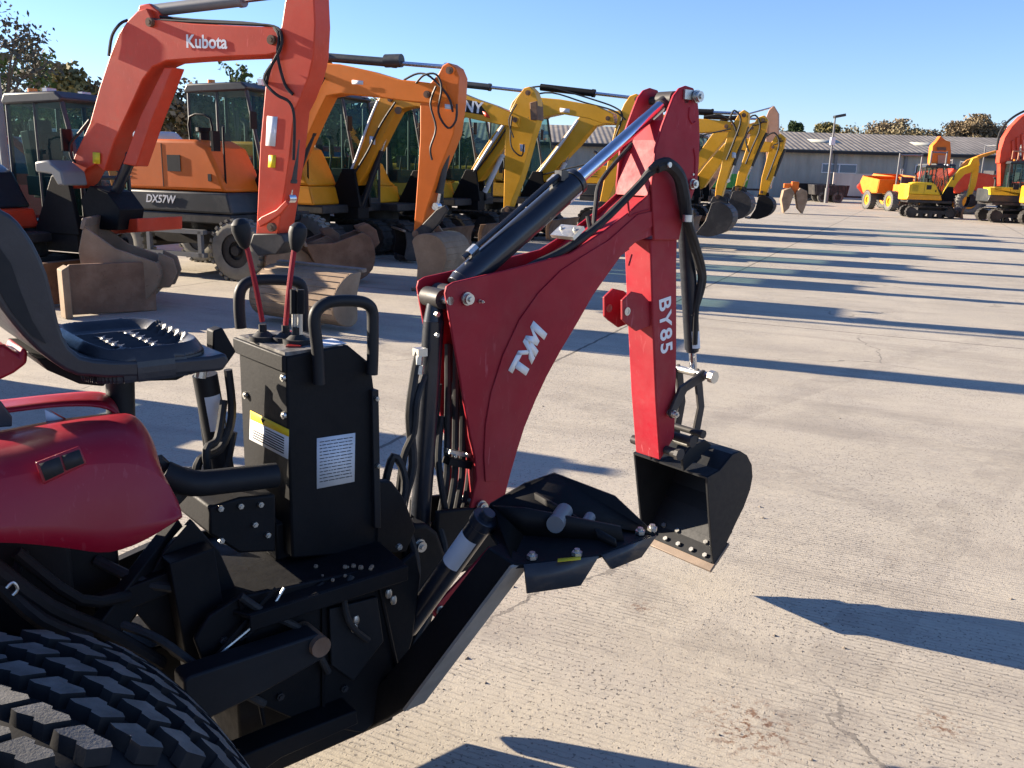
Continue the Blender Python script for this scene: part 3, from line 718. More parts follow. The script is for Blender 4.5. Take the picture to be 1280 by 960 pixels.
# red transport link below the foot
A = P(613, 684, -.16); B = P(540, 768, -.16); d_ = (B - A).normalized(); n_ = Vector((-d_.z, 0, d_.x)) * .014
mb = MB(); mb.prism([xz(A + n_ * .3), xz(A - n_ * .3), xz(B - n_ - d_ * .03), xz(B - n_ * .8), xz(B + n_ * .8), xz(B + n_ - d_ * .03)], -.166, -.156); mb.build('transport_link', R, bh, bevel=.002)
q = P(549, 762, -.166); mb = MB(); hexpin(mb, q.x, q.z, -.167, .011); mb.build('link_bolt', M['zinc'], bh)

# --- control tower
YN = -.145
_x0 = P(357, 446, YN).x; YF = T.x(297, 412, _x0).y
tp = [(357,446),(420,433),(436,432),(464,455),(470,500),(474,560),(476,690),(360,700)]
pl = poly(tp, YN); pl[-1] = (pl[0][0], pl[-1][1])
mb = MB(); mb.prism(pl, YN, YF); tw = mb.build('control_tower', K, bh, bevel=.006, seg=2)
x0 = pl[0][0]; z0 = pl[0][1]
# cap over the tower, lifted a little, tilted up to the far side
mb = MB(); cz = z0
mb.add([(x0 - .012, YN - .006, cz - .035), (x0 - .012, YF + .006, cz - .035), (x0 - .012, YF + .006, cz + .004), (x0 - .012, YN - .006, cz + .004),
        (x0 - .001, YN - .006, cz - .035), (x0 - .001, YF + .006, cz - .035), (x0 - .001, YF + .006, cz + .004), (x0 - .001, YN - .006, cz + .004)],
       [(0, 1, 2, 3), (7, 6, 5, 4), (0, 4, 5, 1), (1, 5, 6, 2), (2, 6, 7, 3), (3, 7, 4, 0)])
mb.build('cap_lip', K, tw, bevel=.003)
xm = P(430, 433, YN)
mb = MB(); mb.b2(x0 + .0, xm.x - .0, YN + .004, YF - .004, cz + .0005, cz + .010); mb.build('top_plate', paint('grimy_plate', (.10, .095, .09), .55, .8, (.42, .40, .36), .5, coat=0, scale=26), tw)
mb = MB()
for yy, xx in ((-.09, .05), (.0, .07), (.06, .03), (-.03, .11), (.07, .12)):
    mb.box((x0 + xx, yy, cz + .012), (.035, .028, .004), Matrix.Rotation(yy * 7, 3, 'Z'))
mb.build('decal', M['lens'], tw)
mb = MB(); mb.b2(x0 + .10, x0 + .17, -.13, -.06, cz + .0101, cz + .0125); mb.build('decal', M['label'], tw)
# front face (towards the seat): warning label, bolts
yl = lambda px: None
def onface(px, py, eps=.0): return T.x(px, py, x0 - .0022 - eps)
q4 = [onface(313, 513), onface(361, 537), onface(360, 574), onface(312, 549)]
q4y = [onface(313, 513, .0006), onface(361, 537, .0006), onface(361, 546, .0006), onface(313, 524, .0006)]
mb = MB(); mb.face(q4); mb.build('warning_label', M['label'], tw, solid=.001)
mb = MB(); mb.face(q4y); mb.build('warning_label', M['yellowlab'], tw, solid=.001)
mb = MB()
c0, c1, c2_, c3_ = q4
for k in range(7):
    t0 = .36 + k * .085; L_ = c0.lerp(c3_, t0); R_ = c1.lerp(c2_, t0)
    a_ = L_.lerp(R_, .10 if k > 2 else .42); b_ = L_.lerp(R_, .9); h = Vector((0, 0, .0016)); e = Vector((-.0009, 0, 0))
    mb.face([a_ + e - h, b_ + e - h, b_ + e + h, a_ + e + h])
mb.face([c0.lerp(c3_, .06).lerp(c1.lerp(c2_, .06), .28) + Vector((-.0016, 0, 0)), c0.lerp(c3_, .06).lerp(c1.lerp(c2_, .06), .42) + Vector((-.0016, 0, 0)), c0.lerp(c3_, .22).lerp(c1.lerp(c2_, .22), .35) + Vector((-.0016, 0, 0))])
mb.build('label_print', M['ink'], tw, solid=.0004)
mb = MB()
for px, py in ((308,494),(355,472),(356,519)): 
    q = onface(px, py); mb.cyl(q, q + Vector((-.006, 0, 0)), .009, 14); mb.cyl(q + Vector((-.006, 0, 0)), q + Vector((-.009, 0, 0)), .005, 6)
mb.build('cover_bolt', M['zinc'], tw)
# side label
s4_ = [P(396, 548, YN - .0015), P(444, 541, YN - .0015), P(443, 602, YN - .0015), P(396, 611, YN - .0015)]
mb = MB(); mb.face(s4_); mb.build('instruction_label', M['label'], tw, solid=.001)
mb = MB(); rnd = random.Random(5)
for k in range(13):
    t0 = .08 + k * .066; L_ = s4_[0].lerp(s4_[3], t0); R_ = s4_[1].lerp(s4_[2], t0); u0 = .07
    while u0 < .9:
        u1 = min(.93, u0 + rnd.uniform(.04, .16)); a_ = L_.lerp(R_, u0); b_ = L_.lerp(R_, u1); h = Vector((0, 0, .0010)); e = Vector((0, -.0009, 0))
        mb.face([a_ + e - h, b_ + e - h, b_ + e + h, a_ + e + h]); u0 = u1 + .022
mb.build('label_print', M['ink'], tw, solid=.0003)
# side strip and screws on the right edge
mb = MB(); mb.prism(poly([(465,488),(473,487),(476,660),(468,660)], YN - .012), YN - .014, YN + .01); mb.build('edge_bracket', M['blackgloss'], tw, bevel=.002)
mb = MB(); bolt(mb, P(470, 498, YN - .016), .006); bolt(mb, P(472, 582, YN - .016), .006); mb.build('cover_bolt', M['zinc'], tw)
# hoop handles
def hoop(pts, y, name='grab_handle'):
    mb = MB(); mb.tube([P(a, b, y) for a, b in pts], .0145, 12, 5); return mb.build(name, M['blackgloss'], bh)
hoop([(399,480),(397,440),(393,400),(399,385),(415,377),(440,376),(457,379),(465,388),(466,410),(466,440),(465,468)], YN - .018)
hoop([(301,410),(299,385),(300,365),(308,354),(325,350),(355,350),(372,353),(378,362),(379,385),(380,415)], YF + .02)
# levers
mb = MB(); L1 = [P(328, 402, .02), P(318, 350, .02), P(306, 298, .02)]; L2_ = [P(357, 408, -.02), P(362, 355, -.02), P(369, 303, -.02)]
for L_ in (L1, L2_): mb.tube(L_, .0068, 8); 
mb.build('control_lever', M['hero'], tw)
mb = MB()
for L_ in (L1, L2_):
    c = L_[2]; mb.lathe(c + Vector((0, 0, -.02)), (L_[2] - L_[1]).normalized(), [(.006, -.004), (.012, .002), (.019, .022), (.023, .042), (.021, .056), (.012, .066), (.002, .069)], 20)
mb.build('lever_knob', M['blackgloss'], tw)
mb = MB()
for px, y in ((368, -.05), (375, -.065)):
    A = P(px, 418, y); B = P(px, 386, y); mb.cyl(A, B, .0065, 10)
mb.build('control_lever', M['zinc'], tw)
mb = MB()
for px, y in ((367.5, -.05), (375.5, -.065)):
    mb.cyl(P(px, 392, y), P(px, 362, y), .0095, 12)
mb.build('lever_grip', M['black'], tw)
mb = MB()
for c in (L1[0], L2_[0], P(371, 420, -.06)):
    c = Vector((c.x, c.y, cz + .010)); mb.cyl(c, c + Vector((0, 0, .012)), .034, 16); mb.cyl(c + Vector((0, 0, .012)), c + Vector((0, 0, .022)), .026, 16, r2=.014); mb.cyl(c + Vector((0, 0, .02)), c + Vector((0, 0, .04)), .010, 10)
mb.build('lever_boot', M['rubber'], tw)

# --- main frame, step, beams
mb = MB()
fr_px = [(300,746),(404,724),(505,702),(520,690),(526,720),(516,800),(492,880),(455,917),(380,905),(322,880),(262,850),(243,800),(262,770)]
fp = poly(fr_px, -.27)
fp = [(a_, max(b_, .05)) for a_, b_ in fp]
mb.prism(fp, -.27, -.255); mb.prism(fp, .14, .155)
mf = mb.build('main_frame', K, bh, bevel=.004)
zs = P(505, 702, -.29).z
sh = [T.z(246, 682, zs), T.z(302, 747, zs), T.z(506, 703, zs), T.z(506, 650, zs), T.z(330, 620, zs)]
mb = MB(); xa, xb = P(302, 747, -.30).x, P(506, 703, -.30).x
mb.prism_z([(xa + .01, -.31), (xb, -.31), (xb + .02, -.15), (xb + .02, .16), (xa - .02, .16), (xa - .09, .10), (xa - .09, -.10)], zs - .012, zs)
mb.prism([(xa + .01, zs - .04), (xb, zs - .04), (xb, zs - .0005), (xa + .01, zs - .0005)], -.316, -.3105)
stp = mb.build('step_plate', K, bh, bevel=.003)
mb = MB(); rnd = random.Random(9)
for k in range(14):
    mb.ball((rnd.uniform(xa + .1, xb - .05), rnd.uniform(-.28, -.18), zs + .003), rnd.uniform(.003, .008), 6)
mb.build('mud_crumb', M['earth'], stp)
# inner boxes and cross members (dark interior machinery)
mb = MB()
mb.b2(xa + .02, xb + .03, -.20, .13, .14, zs - .02)
mb.b2(xa - .16, xa + .06, -.09, .09, .30, .52)
mb.b2(x0 - .02, xb + .0, -.10, .10, zs, zs + .10)
mb.build('frame_box', K, bh, bevel=.006)
mb = MB(); mb.prism(poly([(262,668),(262,634),(300,622),(345,618),(345,690),(300,692)], -.16), -.16, .12); mb.build('valve_cover', K, bh, bevel=.006)
mb = MB(); mb.prism(poly([(474,602),(490,602),(505,622),(520,662),(508,690),(470,694)], -.15), -.15, -.12); mb.build('side_guard', K, bh, bevel=.004)
mb = MB()
for px, py in ((275,635),(300,632),(325,630),(318,655),(334,668),(276,675)): bolt(mb, P(px, py, -.161), .007)
bolt(mb, P(383, 752, -.272), .017, .010); bolt(mb, P(498, 683, -.272), .008)
mb.build('frame_bolt', M['zinc'], bh)
# rounded tube from the fender to the tower
mb = MB(); mb.tube([P(205, 592, -.12), P(240, 604, -.14), P(290, 600, -.15), P(345, 594, -.16)], .030, 14); mb.build('cross_tube', M['blackgloss'], bh)
mb = MB(); mb.tube([P(203, 640, -.1), P(240, 598, -.1), P(214, 590, -.1), P(196, 575, -.1)], .016, 10); mb.build('hydraulic_hose', M['rubber'], bh)
# lower beam with a pin, in front of the frame
mb = MB(); mb.prism(poly([(230,852),(238,846),(398,793),(410,800),(408,822),(330,866),(250,905),(232,890)], -.36), -.36, -.30); lb = mb.build('lower_beam', M['blackgloss'], bh, bevel=.005)
mb = MB(); q = P(398, 806, -.36); mb.cyl((q.x, -.375, q.z), (q.x, -.28, q.z), .024, 18); mb.build('beam_pin', M['rust'], lb)
mb = MB(); mb.prism(poly([(296,948),(352,925),(446,888),(448,905),(352,948),(300,985)], -.34), -.34, -.27); mb.build('bottom_beam', K, bh, bevel=.004)
# stowed crutch: diagonal braces left of the frame
mb = MB()
def bar(a, b, ya, yb, w_, h_):
    A = P(*a, ya); B = P(*b, yb); d = (B - A); L_ = d.length; q = d.to_track_quat('X', 'Z').to_matrix(); mb.box((A + B) / 2, (L_, w_, h_), q)
bar((122, 718), (215, 676), .10, .10, .03, .035); bar((205, 700), (150, 770), -.05, -.02, .04, .05); bar((95, 745), (215, 728), .0, -.02, .05, .05)
bar((120, 760), (262, 705), -.18, -.18, .03, .05); bar((225, 660), (120, 800), -.10, -.22, .03, .07); bar((345, 735), (268, 822), -.29, -.29, .004, .010)
bar((235, 690), (262, 850), -.2, -.2, .05, .10)
mb.build('hitch_bracket', K, bh, bevel=.003)
mb = MB()
mb.prism(poly([(205,690),(240,650),(275,690),(300,746),(262,850),(215,820),(165,760)], -.17), -.17, -.155)
mb.prism(poly([(205,690),(240,650),(275,690),(300,746),(262,850),(215,820),(180,800)], .12), .12, .135)
mb.build('hitch_plate', K, bh, bevel=.003)
mb = MB()
for (x_, y_) in ((445,775),(443,785),(486,742),(492,750)):
    q = P(x_, y_, -.285); mb.ball(q, .010, 8, (1, .6, 1.4))
mb.tube([P(355,735,-.28), P(330,770,-.29), P(268,822,-.29)], .0035, 6)
mb.build('spring_clip', M['zinc'], bh)

# --- stabilisers
def stabiliser(sg):
    fl = lambda v: Vector((v.x, v.y * sg, v.z))
    def loft(mb, fr_, dx):
        n = len(fr_); vs = [fl(v) for v in fr_] + [fl(v + Vector((dx, 0, 0))) for v in fr_]
        mb.add(vs, [tuple(range(n)), tuple(range(2 * n - 1, n - 1, -1))] + [(i, i + n, (i + 1) % n + n, (i + 1) % n) for i in range(n)])
    A = T.x(452, 917, -1.60); A2 = T.x(470, 860, -1.58); B = T.x(508, 884, -1.57); Cc = T.x(642, 705, -1.42); D = T.x(610, 684, -1.42); E_ = T.x(520, 800, -1.52)
    mb = MB(); loft(mb, [A, B, Cc, D, E_, A2], .045); leg = mb.build('stabiliser_leg', M['black'], bh, bevel=.004)
    # outer flange, proud of the web; light off the ground painted into its beige
    nd = (Cc - B).normalized(); o_ = Vector((0, nd.z, -nd.y)) * (1 if nd.y < 0 else -1)
    if o_.z > 0: o_ = -o_
    mb = MB(); vs = [B - Vector((.012, 0, 0)), Cc - Vector((.012, 0, 0)), Cc + Vector((.05, 0, 0)), B + Vector((.05, 0, 0))]
    vs = vs + [v + o_ * .008 for v in vs]; vs = [fl(v + o_ * .001) for v in vs]
    mb.add(vs, [(0, 1, 2, 3), (7, 6, 5, 4), (0, 4, 5, 1), (1, 5, 6, 2), (2, 6, 7, 3), (3, 7, 4, 0)]); mb.build('leg_flange', M['greyedge'], leg)
    # pad
    z = Cc.z
    def Z(a, b, dz=0): 
        v = T.z(a, b, z); return Vector((v.x, v.y, z + dz))
    c = [Z(640, 706), Z(740, 696), Z(820, 668), Z(770, 640), Z(692, 612), Z(604, 652)]
    mb = MB(); n = len(c); vs = [fl(v) for v in c] + [fl(v + Vector((0, 0, -.012))) for v in c]
    mb.add(vs, [tuple(range(n)), tuple(range(2 * n - 1, n - 1, -1))] + [(i, i + n, (i + 1) % n + n, (i + 1) % n) for i in range(n)])
    pad = mb.build('stabiliser_pad', M['black'], bh, bevel=.003)
    def wall(pts, th, name, mat=M['black']):
        # pts: lower/upper pairs of local points
        mb = MB(); vs = [fl(v) for v in pts]; mb.face(vs); return mb.build(name, mat, pad, solid=th)
    up = Vector((0, 0, 1))
    # side plates standing on the pad
    wall([Z(604, 652), Z(692, 612), Z(770, 640), Z(820, 668), Z(768, 640) + up * .045, Z(692, 612) + up * .05, Z(655, 628) + up * .055, Z(612, 648) + up * .04], .010, 'pad_rib')
    wall([Z(640, 700), Z(655, 668), Z(690, 655), Z(780, 676), Z(775, 672) + up * .03, Z(655, 668) + up * .07, Z(615, 655) + up * .05], .010, 'pad_rib')
    wall([Z(672, 640), Z(770, 684), Z(768, 684) + up * .02, Z(668, 640) + up * .055], .008, 'pad_rib')
    # toes turned down along the edge
    dn = Vector((-.03, -.0, -.062))
    wall([Z(655, 706), Z(748, 695), Z(738, 697) + dn, Z(672, 706) + dn], .008, 'pad_toe', M['darkgrey'])
    wall([Z(752, 694), Z(820, 669), Z(808, 676) + dn * .62, Z(772, 690) + dn * .62], .008, 'pad_toe', M['darkgrey'])
    mb = MB()
    q = fl(Z(697, 668) + up * .04); mb.cyl(q + Vector((.05, .03 * sg, 0)), q + Vector((-.03, -.02 * sg, 0)), .022, 18)
    q = fl(Z(737, 660) + up * .03); mb.cyl(q, q + Vector((-.05, -.03 * sg, -.0)), .014, 14)
    mb.build('pad_pin', M['grey'], pad)
    mb = MB()
    for a, b in ((665, 699), (721, 695), (800, 668), (815, 664)):
        q = fl(Z(a, b) + up * .002); mb.cyl(q, q + up * .009, .013, 6); mb.cyl(q + up * .009, q + up * .016, .007, 8)
    mb.build('pad_bolt', M['zinc'], pad)
    mb = MB(); mb.face([fl(Z(697, 704, .003)), fl(Z(726, 701, .003)), fl(Z(726, 697, .003)), fl(Z(697, 700, .003))]); mb.build('pad_sticker', M['yellowlab'], pad, solid=.001)
    # ram
    a_ = fl(T.x(505, 790, -1.45)); b_ = fl(T.x(612, 640, -1.35)); d_ = (b_ - a_); L_ = d_.length; d_.normalize()
    mb = MB(); mb.cyl(a_ + d_ * .02, a_ + d_ * (L_ * .90), .030, 22); mb.cyl(a_ + d_ * (L_ * .90), a_ + d_ * (L_ * .96), .034, 22); mb.cyl(a_ + d_ * (L_ * .95), b_, .018, 16)
    ram = mb.build('stabiliser_cylinder', M['cylblack'], bh, bevel=.002)
    e1 = d_.cross(Vector((0, 0, 1))).normalized(); e2 = d_.cross(e1)
    if e1.y * sg > 0: e1 = -e1
    if e2.x > 0: e2 = -e2
    mb = MB(); mb.grid([[a_ + d_ * (L_ * t) + (e1 * math.cos(rad(th)) + e2 * math.sin(rad(th))) * .0306 for th in range(-50, 81, 10)] for t in (.60, .82)]); mb.build('cylinder_label', M['label'], ram)
M['greyedge'] = paint('ground_glow_edge', (.26, .23, .19), .5, .6, (.25, .22, .18), .2, coat=0, scale=9)  # beige imitates pale concrete reflected in the black leg
M['darkgrey'] = paint('dark_grey', (.035, .037, .042), .4, .6, (.12, .11, .10), .2, coat=.2, scale=9)
stabiliser(1)

# --- operator seat of the backhoe
seat = None
ynr, yfr = -.20, .20
A = P(90, 455, ynr); B = P(272, 447, ynr); zc = (A.z + B.z) / 2 + .026
xs0, xs1 = A.x + .03, B.x
def sd_box(x, y, cx, cy, hx, hy, r):
    dx = abs(x - cx) - hx + r; dy = abs(y - cy) - hy + r
    return math.hypot(max(dx, 0), max(dy, 0)) + min(max(dx, dy), 0) - r
nx, ny = 150, 130; rows = []
cx, cy = (xs0 + xs1) / 2, (ynr + yfr) / 2; hx, hy = (xs1 - xs0) / 2, (yfr - ynr) / 2
slots = []
for k, yy in enumerate((.085, .045, .005, -.035, -.075)):
    if k == 0: slots.append((cx - .045, cy + yy, .070, .013)); slots.append((cx + .080, cy + yy, .030, .013))
    else:
        slots.append((cx - .065, cy + yy, .026, .012)); slots.append((cx + .005, cy + yy, .026, .012)); slots.append((cx + .075, cy + yy, .026, .012))
for i in range(nx + 1):
    row = []
    for j in range(ny + 1):
        u = -1 + 2 * i / nx; v = -1 + 2 * j / ny
        x = cx + hx * u; y = cy + hy * v
        # pull the grid to a rounded outline
        d = sd_box(x, y, cx, cy, hx, hy, .09)
        if d > 0:
            s_ = 1.0
            for _ in range(12):
                if sd_box(cx + (x - cx) * s_, cy + (y - cy) * s_, cx, cy, hx, hy, .09) > 0: s_ -= .02
            x = cx + (x - cx) * s_; y = cy + (y - cy) * s_; d = 0
        e = min(0, d); z = zc - .020
        edge = max(0, 1 + e / .045)                  # 1 on the rim
        z += .022 * math.sin(min(1, edge) * math.pi * .62) - .030 * max(0, edge - .62) / .38 * .9
        z += .018 * ((x - xs0) / (xs1 - xs0) < .18) * (1 - (x - xs0) / (xs1 - xs0) / .18)
        for sx_, sy_, a_, b_ in slots:
            q = sd_box(x, y, sx_, sy_, a_, b_, b_)
            if q < .006: z -= .010 * min(1, (.006 - q) / .008)
            elif q < .014: z += .0035 * (1 - (q - .006) / .008)
        row.append(Vector((x, y, z)))
    rows.append(row)
mb = MB(); mb.grid(rows)
# skirt
rim = [rows[0][j] for j in range(ny + 1)] + [rows[i][ny] for i in range(1, nx + 1)] + [rows[nx][j] for j in range(ny - 1, -1, -1)] + [rows[i][0] for i in range(nx - 1, 0, -1)]
rings = [rim]
for dz, sc in ((-.010, 1.010), (-.022, 1.013), (-.034, 1.008), (-.040, 1.0)):
    rings.append([Vector((cx + (v.x - cx) * sc, cy + (v.y - cy) * sc, zc - .028 + dz)) for v in rim])
n = len(rim)
for a_, b_ in zip(rings[:-1], rings[1:]):
    mb.add(a_ + b_, [(k, (k + 1) % n, n + (k + 1) % n, n + k) for k in range(n)])
mb.face(rings[-1])
seat_root = bpy.data.objects.new('operator_seat', None); C.objects.link(seat_root); seat_root.parent = bh
mb.build('cushion', M['vinyl'], seat_root, solid=0, sub=0, ang=60)
bp = [(-70,150),(-30,215),(0,262),(11,268),(21,277),(31,290),(40,304),(49,322),(57,342),(62,362),(67,384),(71,402),(77,420),(85,433),(98,444),(115,448),(140,450),(200,449),(262,444),(279,440),(284,450),(276,462),(200,469),(130,471),(95,468),(78,461),(66,453),(46,438),(28,420),(14,404),(0,386),(-40,330),(-100,240),(-110,180)]
mb = MB(); mb.prism(poly(bp, -.185), -.20, .19); mb.build('backrest', M['vinyl'], seat_root, bevel=.007, seg=3)
ip = [(-40,240),(0,310),(14,330),(26,365),(40,400),(58,430),(40,420),(16,392),(0,365),(-50,290)]
mb = MB(); mb.prism(poly(ip, -.204), -.2035, -.2015); mb.build('backrest_shell', M['seatlabel'] if 'seatlabel' in M else M['blackgloss'], seat_root)
# seat mount, post, strut
mb = MB(); mb.prism(poly([(44,447),(60,447),(140,468),(128,482),(98,479),(58,462)], -.12), -.13, .12); mb.prism(poly([(125,458),(228,458),(228,468),(125,470)], -.10), -.12, .12)
mb.prism(poly([(172,460),(232,455),(230,470),(220,475),(182,476)], -.16), -.165, -.15); mb.build('seat_bracket', K, seat_root, bevel=.003)
mb = MB(); mb.cyl(P(150, 468, 0), P(152, 560, 0), .030, 20); mb.build('seat_post', M['blackgloss'], seat_root)
mb = MB(); mb.prism(poly([(262,412),(274,408),(291,438),(281,452),(272,462),(262,440)] , -.05), -.07, -.03); mb.build('seat_hinge', K, seat_root, bevel=.004)
mb = MB(); bolt(mb, P(202, 462, -.166), .009); mb.cyl(P(252, 462, -.05), P(250, 472, -.05), .013, 10); mb.build('seat_bolt', M['zinc'], seat_root)
mb = MB(); mb.cyl(P(256, 468, .08), P(278, 590, .08), .030, 20); mb.cyl(P(248, 470, .10), P(266, 600, .10), .012, 12); st = mb.build('support_strut', M['blackgloss'], bh)
A = P(262, 486, .045); B = P(268, 522, .045)
mb = MB(); 
dd = (P(278, 590, .08) - P(256, 468, .08)).normalized(); e1 = Vector((0, -1, 0)); e2 = dd.cross(e1)
mb.grid([[P(256, 468, .08) + dd * q + (e1 * math.cos(rad(th)) + e2 * math.sin(rad(th))) * .0306 for th in range(-40, 45, 10)] for q in (.05, .14)])
mb.build('cylinder_label', M['label'], st)
mb = MB()
mb.tube([P(285,462,.05),P(290,520,.05),P(276,560,.03),P(250,575,.0),P(244,600,.0)], .011, 8); mb.tube([P(280,500,.02),P(272,548,.0),P(258,562,-.02),P(262,600,-.02)], .010, 8)
mb.tube([P(292,540,.05),P(284,585,.05),P(286,610,.03)], .010, 8)
mb.build('hydraulic_hose', M['rubber'], bh)
for pts, r_ in (([(480,610,-.05),(492,570,-.06),(506,600,-.07),(500,660,-.09),(512,720,-.13),(524,780,-.15)], .011),
             ([(478,640,-.06),(498,640,-.10),(520,700,-.15),(515,760,-.17),(500,830,-.17)], .012),
             ([(545,650,-.05),(556,690,-.10),(548,740,-.14),(520,800,-.17),(498,850,-.17)], .012),
             ([(440,720,-.29),(430,745,-.30),(438,780,-.30),(460,800,-.29)], .008),
             ([(120,700,-.1),(180,728,-.18),(230,740,-.2),(262,790,-.22)], .012),
             ([(150,780,-.2),(200,800,-.24),(260,842,-.28),(330,880,-.30)], .010),
             ([(300,745,-.29),(330,765,-.295),(380,790,-.30),(410,840,-.29)], .009)):
    mb = MB(); mb.tube([P(a, b, y) for a, b, y in pts], r_, 8); mb.build('hydraulic_hose', M['rubber'], bh)
mb = MB()
for a_, b_ in ((318,772),(352,760),(412,742),(470,730),(300,830),(350,870),(430,860),(470,790),(280,800)):
    bolt(mb, P(a_, b_, -.271), .010, .006)
mb.build('frame_bolt', M['darksteel'], bh)
# gusset ribs and weld runs over the frame plate
mb = MB()
for (a_, b_, c_, d_) in ((300,750,330,905),(404,728,404,900),(404,728,300,800),(470,712,500,850)):
    A = P(a_, b_, -.275); B = P(c_, d_, -.275); mb.tube([A, B], .005, 6, 0)
for q in mb.pieces(): q.build('weld_bead', K, bh)
mb = MB(); mb.prism(poly([(410,760),(470,745),(478,800),(440,850),(412,830)], -.276), -.284, -.2715); mb.build('access_plate', M['blackgloss'], bh, bevel=.003)

# ------------------------------------------------------------------ tractor
tr = fthing(T, 'compact_tractor', 'compact tractor with crimson fender over a chunky dusty tyre', 'tractor')
rows_px = [
 (.02, [(-120,512),(-40,505),(0,502),(40,497),(80,493),(115,490),(132,492),(142,500),(147,514),(148,525)]),
 (-.06, [(-120,516),(-40,508),(0,505),(40,500),(80,496),(116,494),(134,497),(144,506),(149,518),(150,528)]),
 (-.14, [(-120,530),(-40,520),(0,516),(40,510),(80,506),(117,506),(136,510),(147,518),(152,526),(153,536)])]
mb = MB(); mb.grid([[P(a, b, y) for a, b in r] for y, r in rows_px]); mb.build('inner_fender', M['fender'], tr, solid=.006, sub=1, sub_first=True)
rows_px = [
 (-.15, [(-120,556),(-40,545),(0,541),(40,532),(80,525),(120,520),(150,517),(163,519),(172,524),(178,534)]),
 (-.22, [(-120,562),(-40,550),(0,545),(40,536),(80,529),(120,523),(152,520),(168,522),(179,530),(187,545)]),
 (-.29, [(-120,575),(-40,562),(0,556),(40,547),(80,539),(120,533),(155,530),(174,534),(186,545),(194,563)]),
 (-.34, [(-120,600),(-40,585),(0,579),(40,568),(80,560),(120,555),(158,553),(180,560),(193,575),(200,592)]),
 (-.365, [(-120,618),(-40,603),(0,596),(40,586),(80,579),(120,574),(158,571),(188,582),(206,600),(216,616)]),
 (-.385, [(-120,655),(-40,642),(0,636),(40,632),(80,630),(120,632),(160,628),(192,628),(214,632),(226,638)]),
 (-.40, [(-120,690),(-40,681),(0,677),(40,680),(80,684),(110,689),(135,692),(168,682),(200,665),(228,646)])]
mb = MB(); mb.grid([[P(a, b, y) for a, b in r] for y, r in rows_px]); fen = mb.build('fender', M['fender'], tr, solid=.006, sub=1, sub_first=True)
# side reflectors
def fquad(px): return [P(a, b, y) for a, b, y in px]
mb = MB(); mb.face(fquad([(44,578,-.385),(99,557,-.385),(109,580,-.392),(54,606,-.392)])); mb.build('reflector_base', M['fender'], fen, solid=.006, bevel=.003)
mb = MB(); mb.face(fquad([(49,580,-.391),(74,571,-.391),(80,590,-.397),(57,601,-.397)])); mb.face(fquad([(77,570,-.391),(99,562,-.391),(105,579,-.397),(83,588,-.397)])); mb.build('reflector', M['refl'] if 'refl' in M else M['darksteel'], fen, solid=.004)
# console window and rear marker between the humps
mb = MB(); mb.prism(poly([(-60,498),(0,500),(14,520),(14,532),(-60,536)], -.16), -.17, -.15); mb.build('side_console', M['darkgrey'], tr, bevel=.003)
mb = MB(); mb.face(fquad([(56,512,-.15),(80,524,-.15),(58,530,-.15)])); mb.build('decal', M['label'], tr, solid=.001)
mb = MB(); mb.face(fquad([(60,511,-.149),(84,524,-.149),(79,525,-.149)])); mb.build('decal', M['kred'], tr, solid=.001)
mb = MB(); mb.prism(poly([(-40,425),(0,427),(18,440),(22,430),(29,434),(28,450),(12,462),(-5,470),(-40,475)], -.10), -.14, -.02); mb.build('fender_bracket', M['fender'], tr, bevel=.006)
TXC = -2.50
xl, xr = P(-160, 505, -.02).x, P(146, 520, -.02).x
mb = MB(); mb.prism([(xr - .04, .62), (xr - .04, 1.00), (-2.45, P(40, 500, 0).z - .03), (-2.75, P(40, 500, 0).z - .05), (-2.95, .80), (-2.95, .62)], -.10, .02); mb.build('tyre_shade_block', K, tr, bevel=.01)  # added block hidden under the inner fender, keeps the sun off the tyre
mb = MB(); mb.b2(-3.32, -2.2, -.30, .30, .56, .62); mb.build('platform', K, tr, bevel=.01)
# bonnet, dash and wheel rim ahead of the seat: beyond the left edge, they only shade the tyre
mb = MB(); mb.prism([(-4.6, .62), (-4.7, 1.05), (-4.5, 1.22), (-3.55, 1.36), (-3.30, 1.30), (-3.30, .62)], -.36, .36); mb.build('bonnet', M['fender'], tr, bevel=.06, seg=4)
mb = MB(); mb.b2(-3.55, -3.2, -.12, .12, 1.2, 1.42); mb.cyl((-3.25, 0, 1.3), (-3.1, 0, 1.42), .02, 10); mb.ring((-3.1, 0, 1.44), (-.5, 0, 1), .17, .195, .025); mb.build('steering_wheel', K, tr)
# axle, gearbox, links: all black behind the wheel
mb = MB()
mb.prism(poly([(-60,640),(70,640),(90,690),(98,780),(60,800),(-60,790)], -.20), -.20, .2)
mb.cyl((TXC, -.42, .42), (TXC, .5, .42), .07, 20)
mb.build('gearbox', K, tr, bevel=.01)
mb = MB()
def tb(pts, r): mb.tube([P(a, b, y) for a, b, y in pts], r, 10, 3)
tb([(-20,700,-.3),(60,760,-.3),(130,790,-.25),(200,830,-.22)], .018); tb([(20,690,-.25),(100,750,-.25),(160,745,-.2)], .012); tb([(0,730,-.3),(50,775,-.32),(110,800,-.3)], .015)
tb([(30,690,-.2),(20,730,-.25),(60,770,-.3)], .010); tb([(165,745,-.15),(240,700,-.15)], .016)
mb.build('lower_link', K, tr)
mb = MB(); mb.tube([P(8,735,-.33),P(16,728,-.33),P(22,736,-.33),P(16,744,-.33)], .003, 6); mb.build('link_ring', M['zinc'], tr)
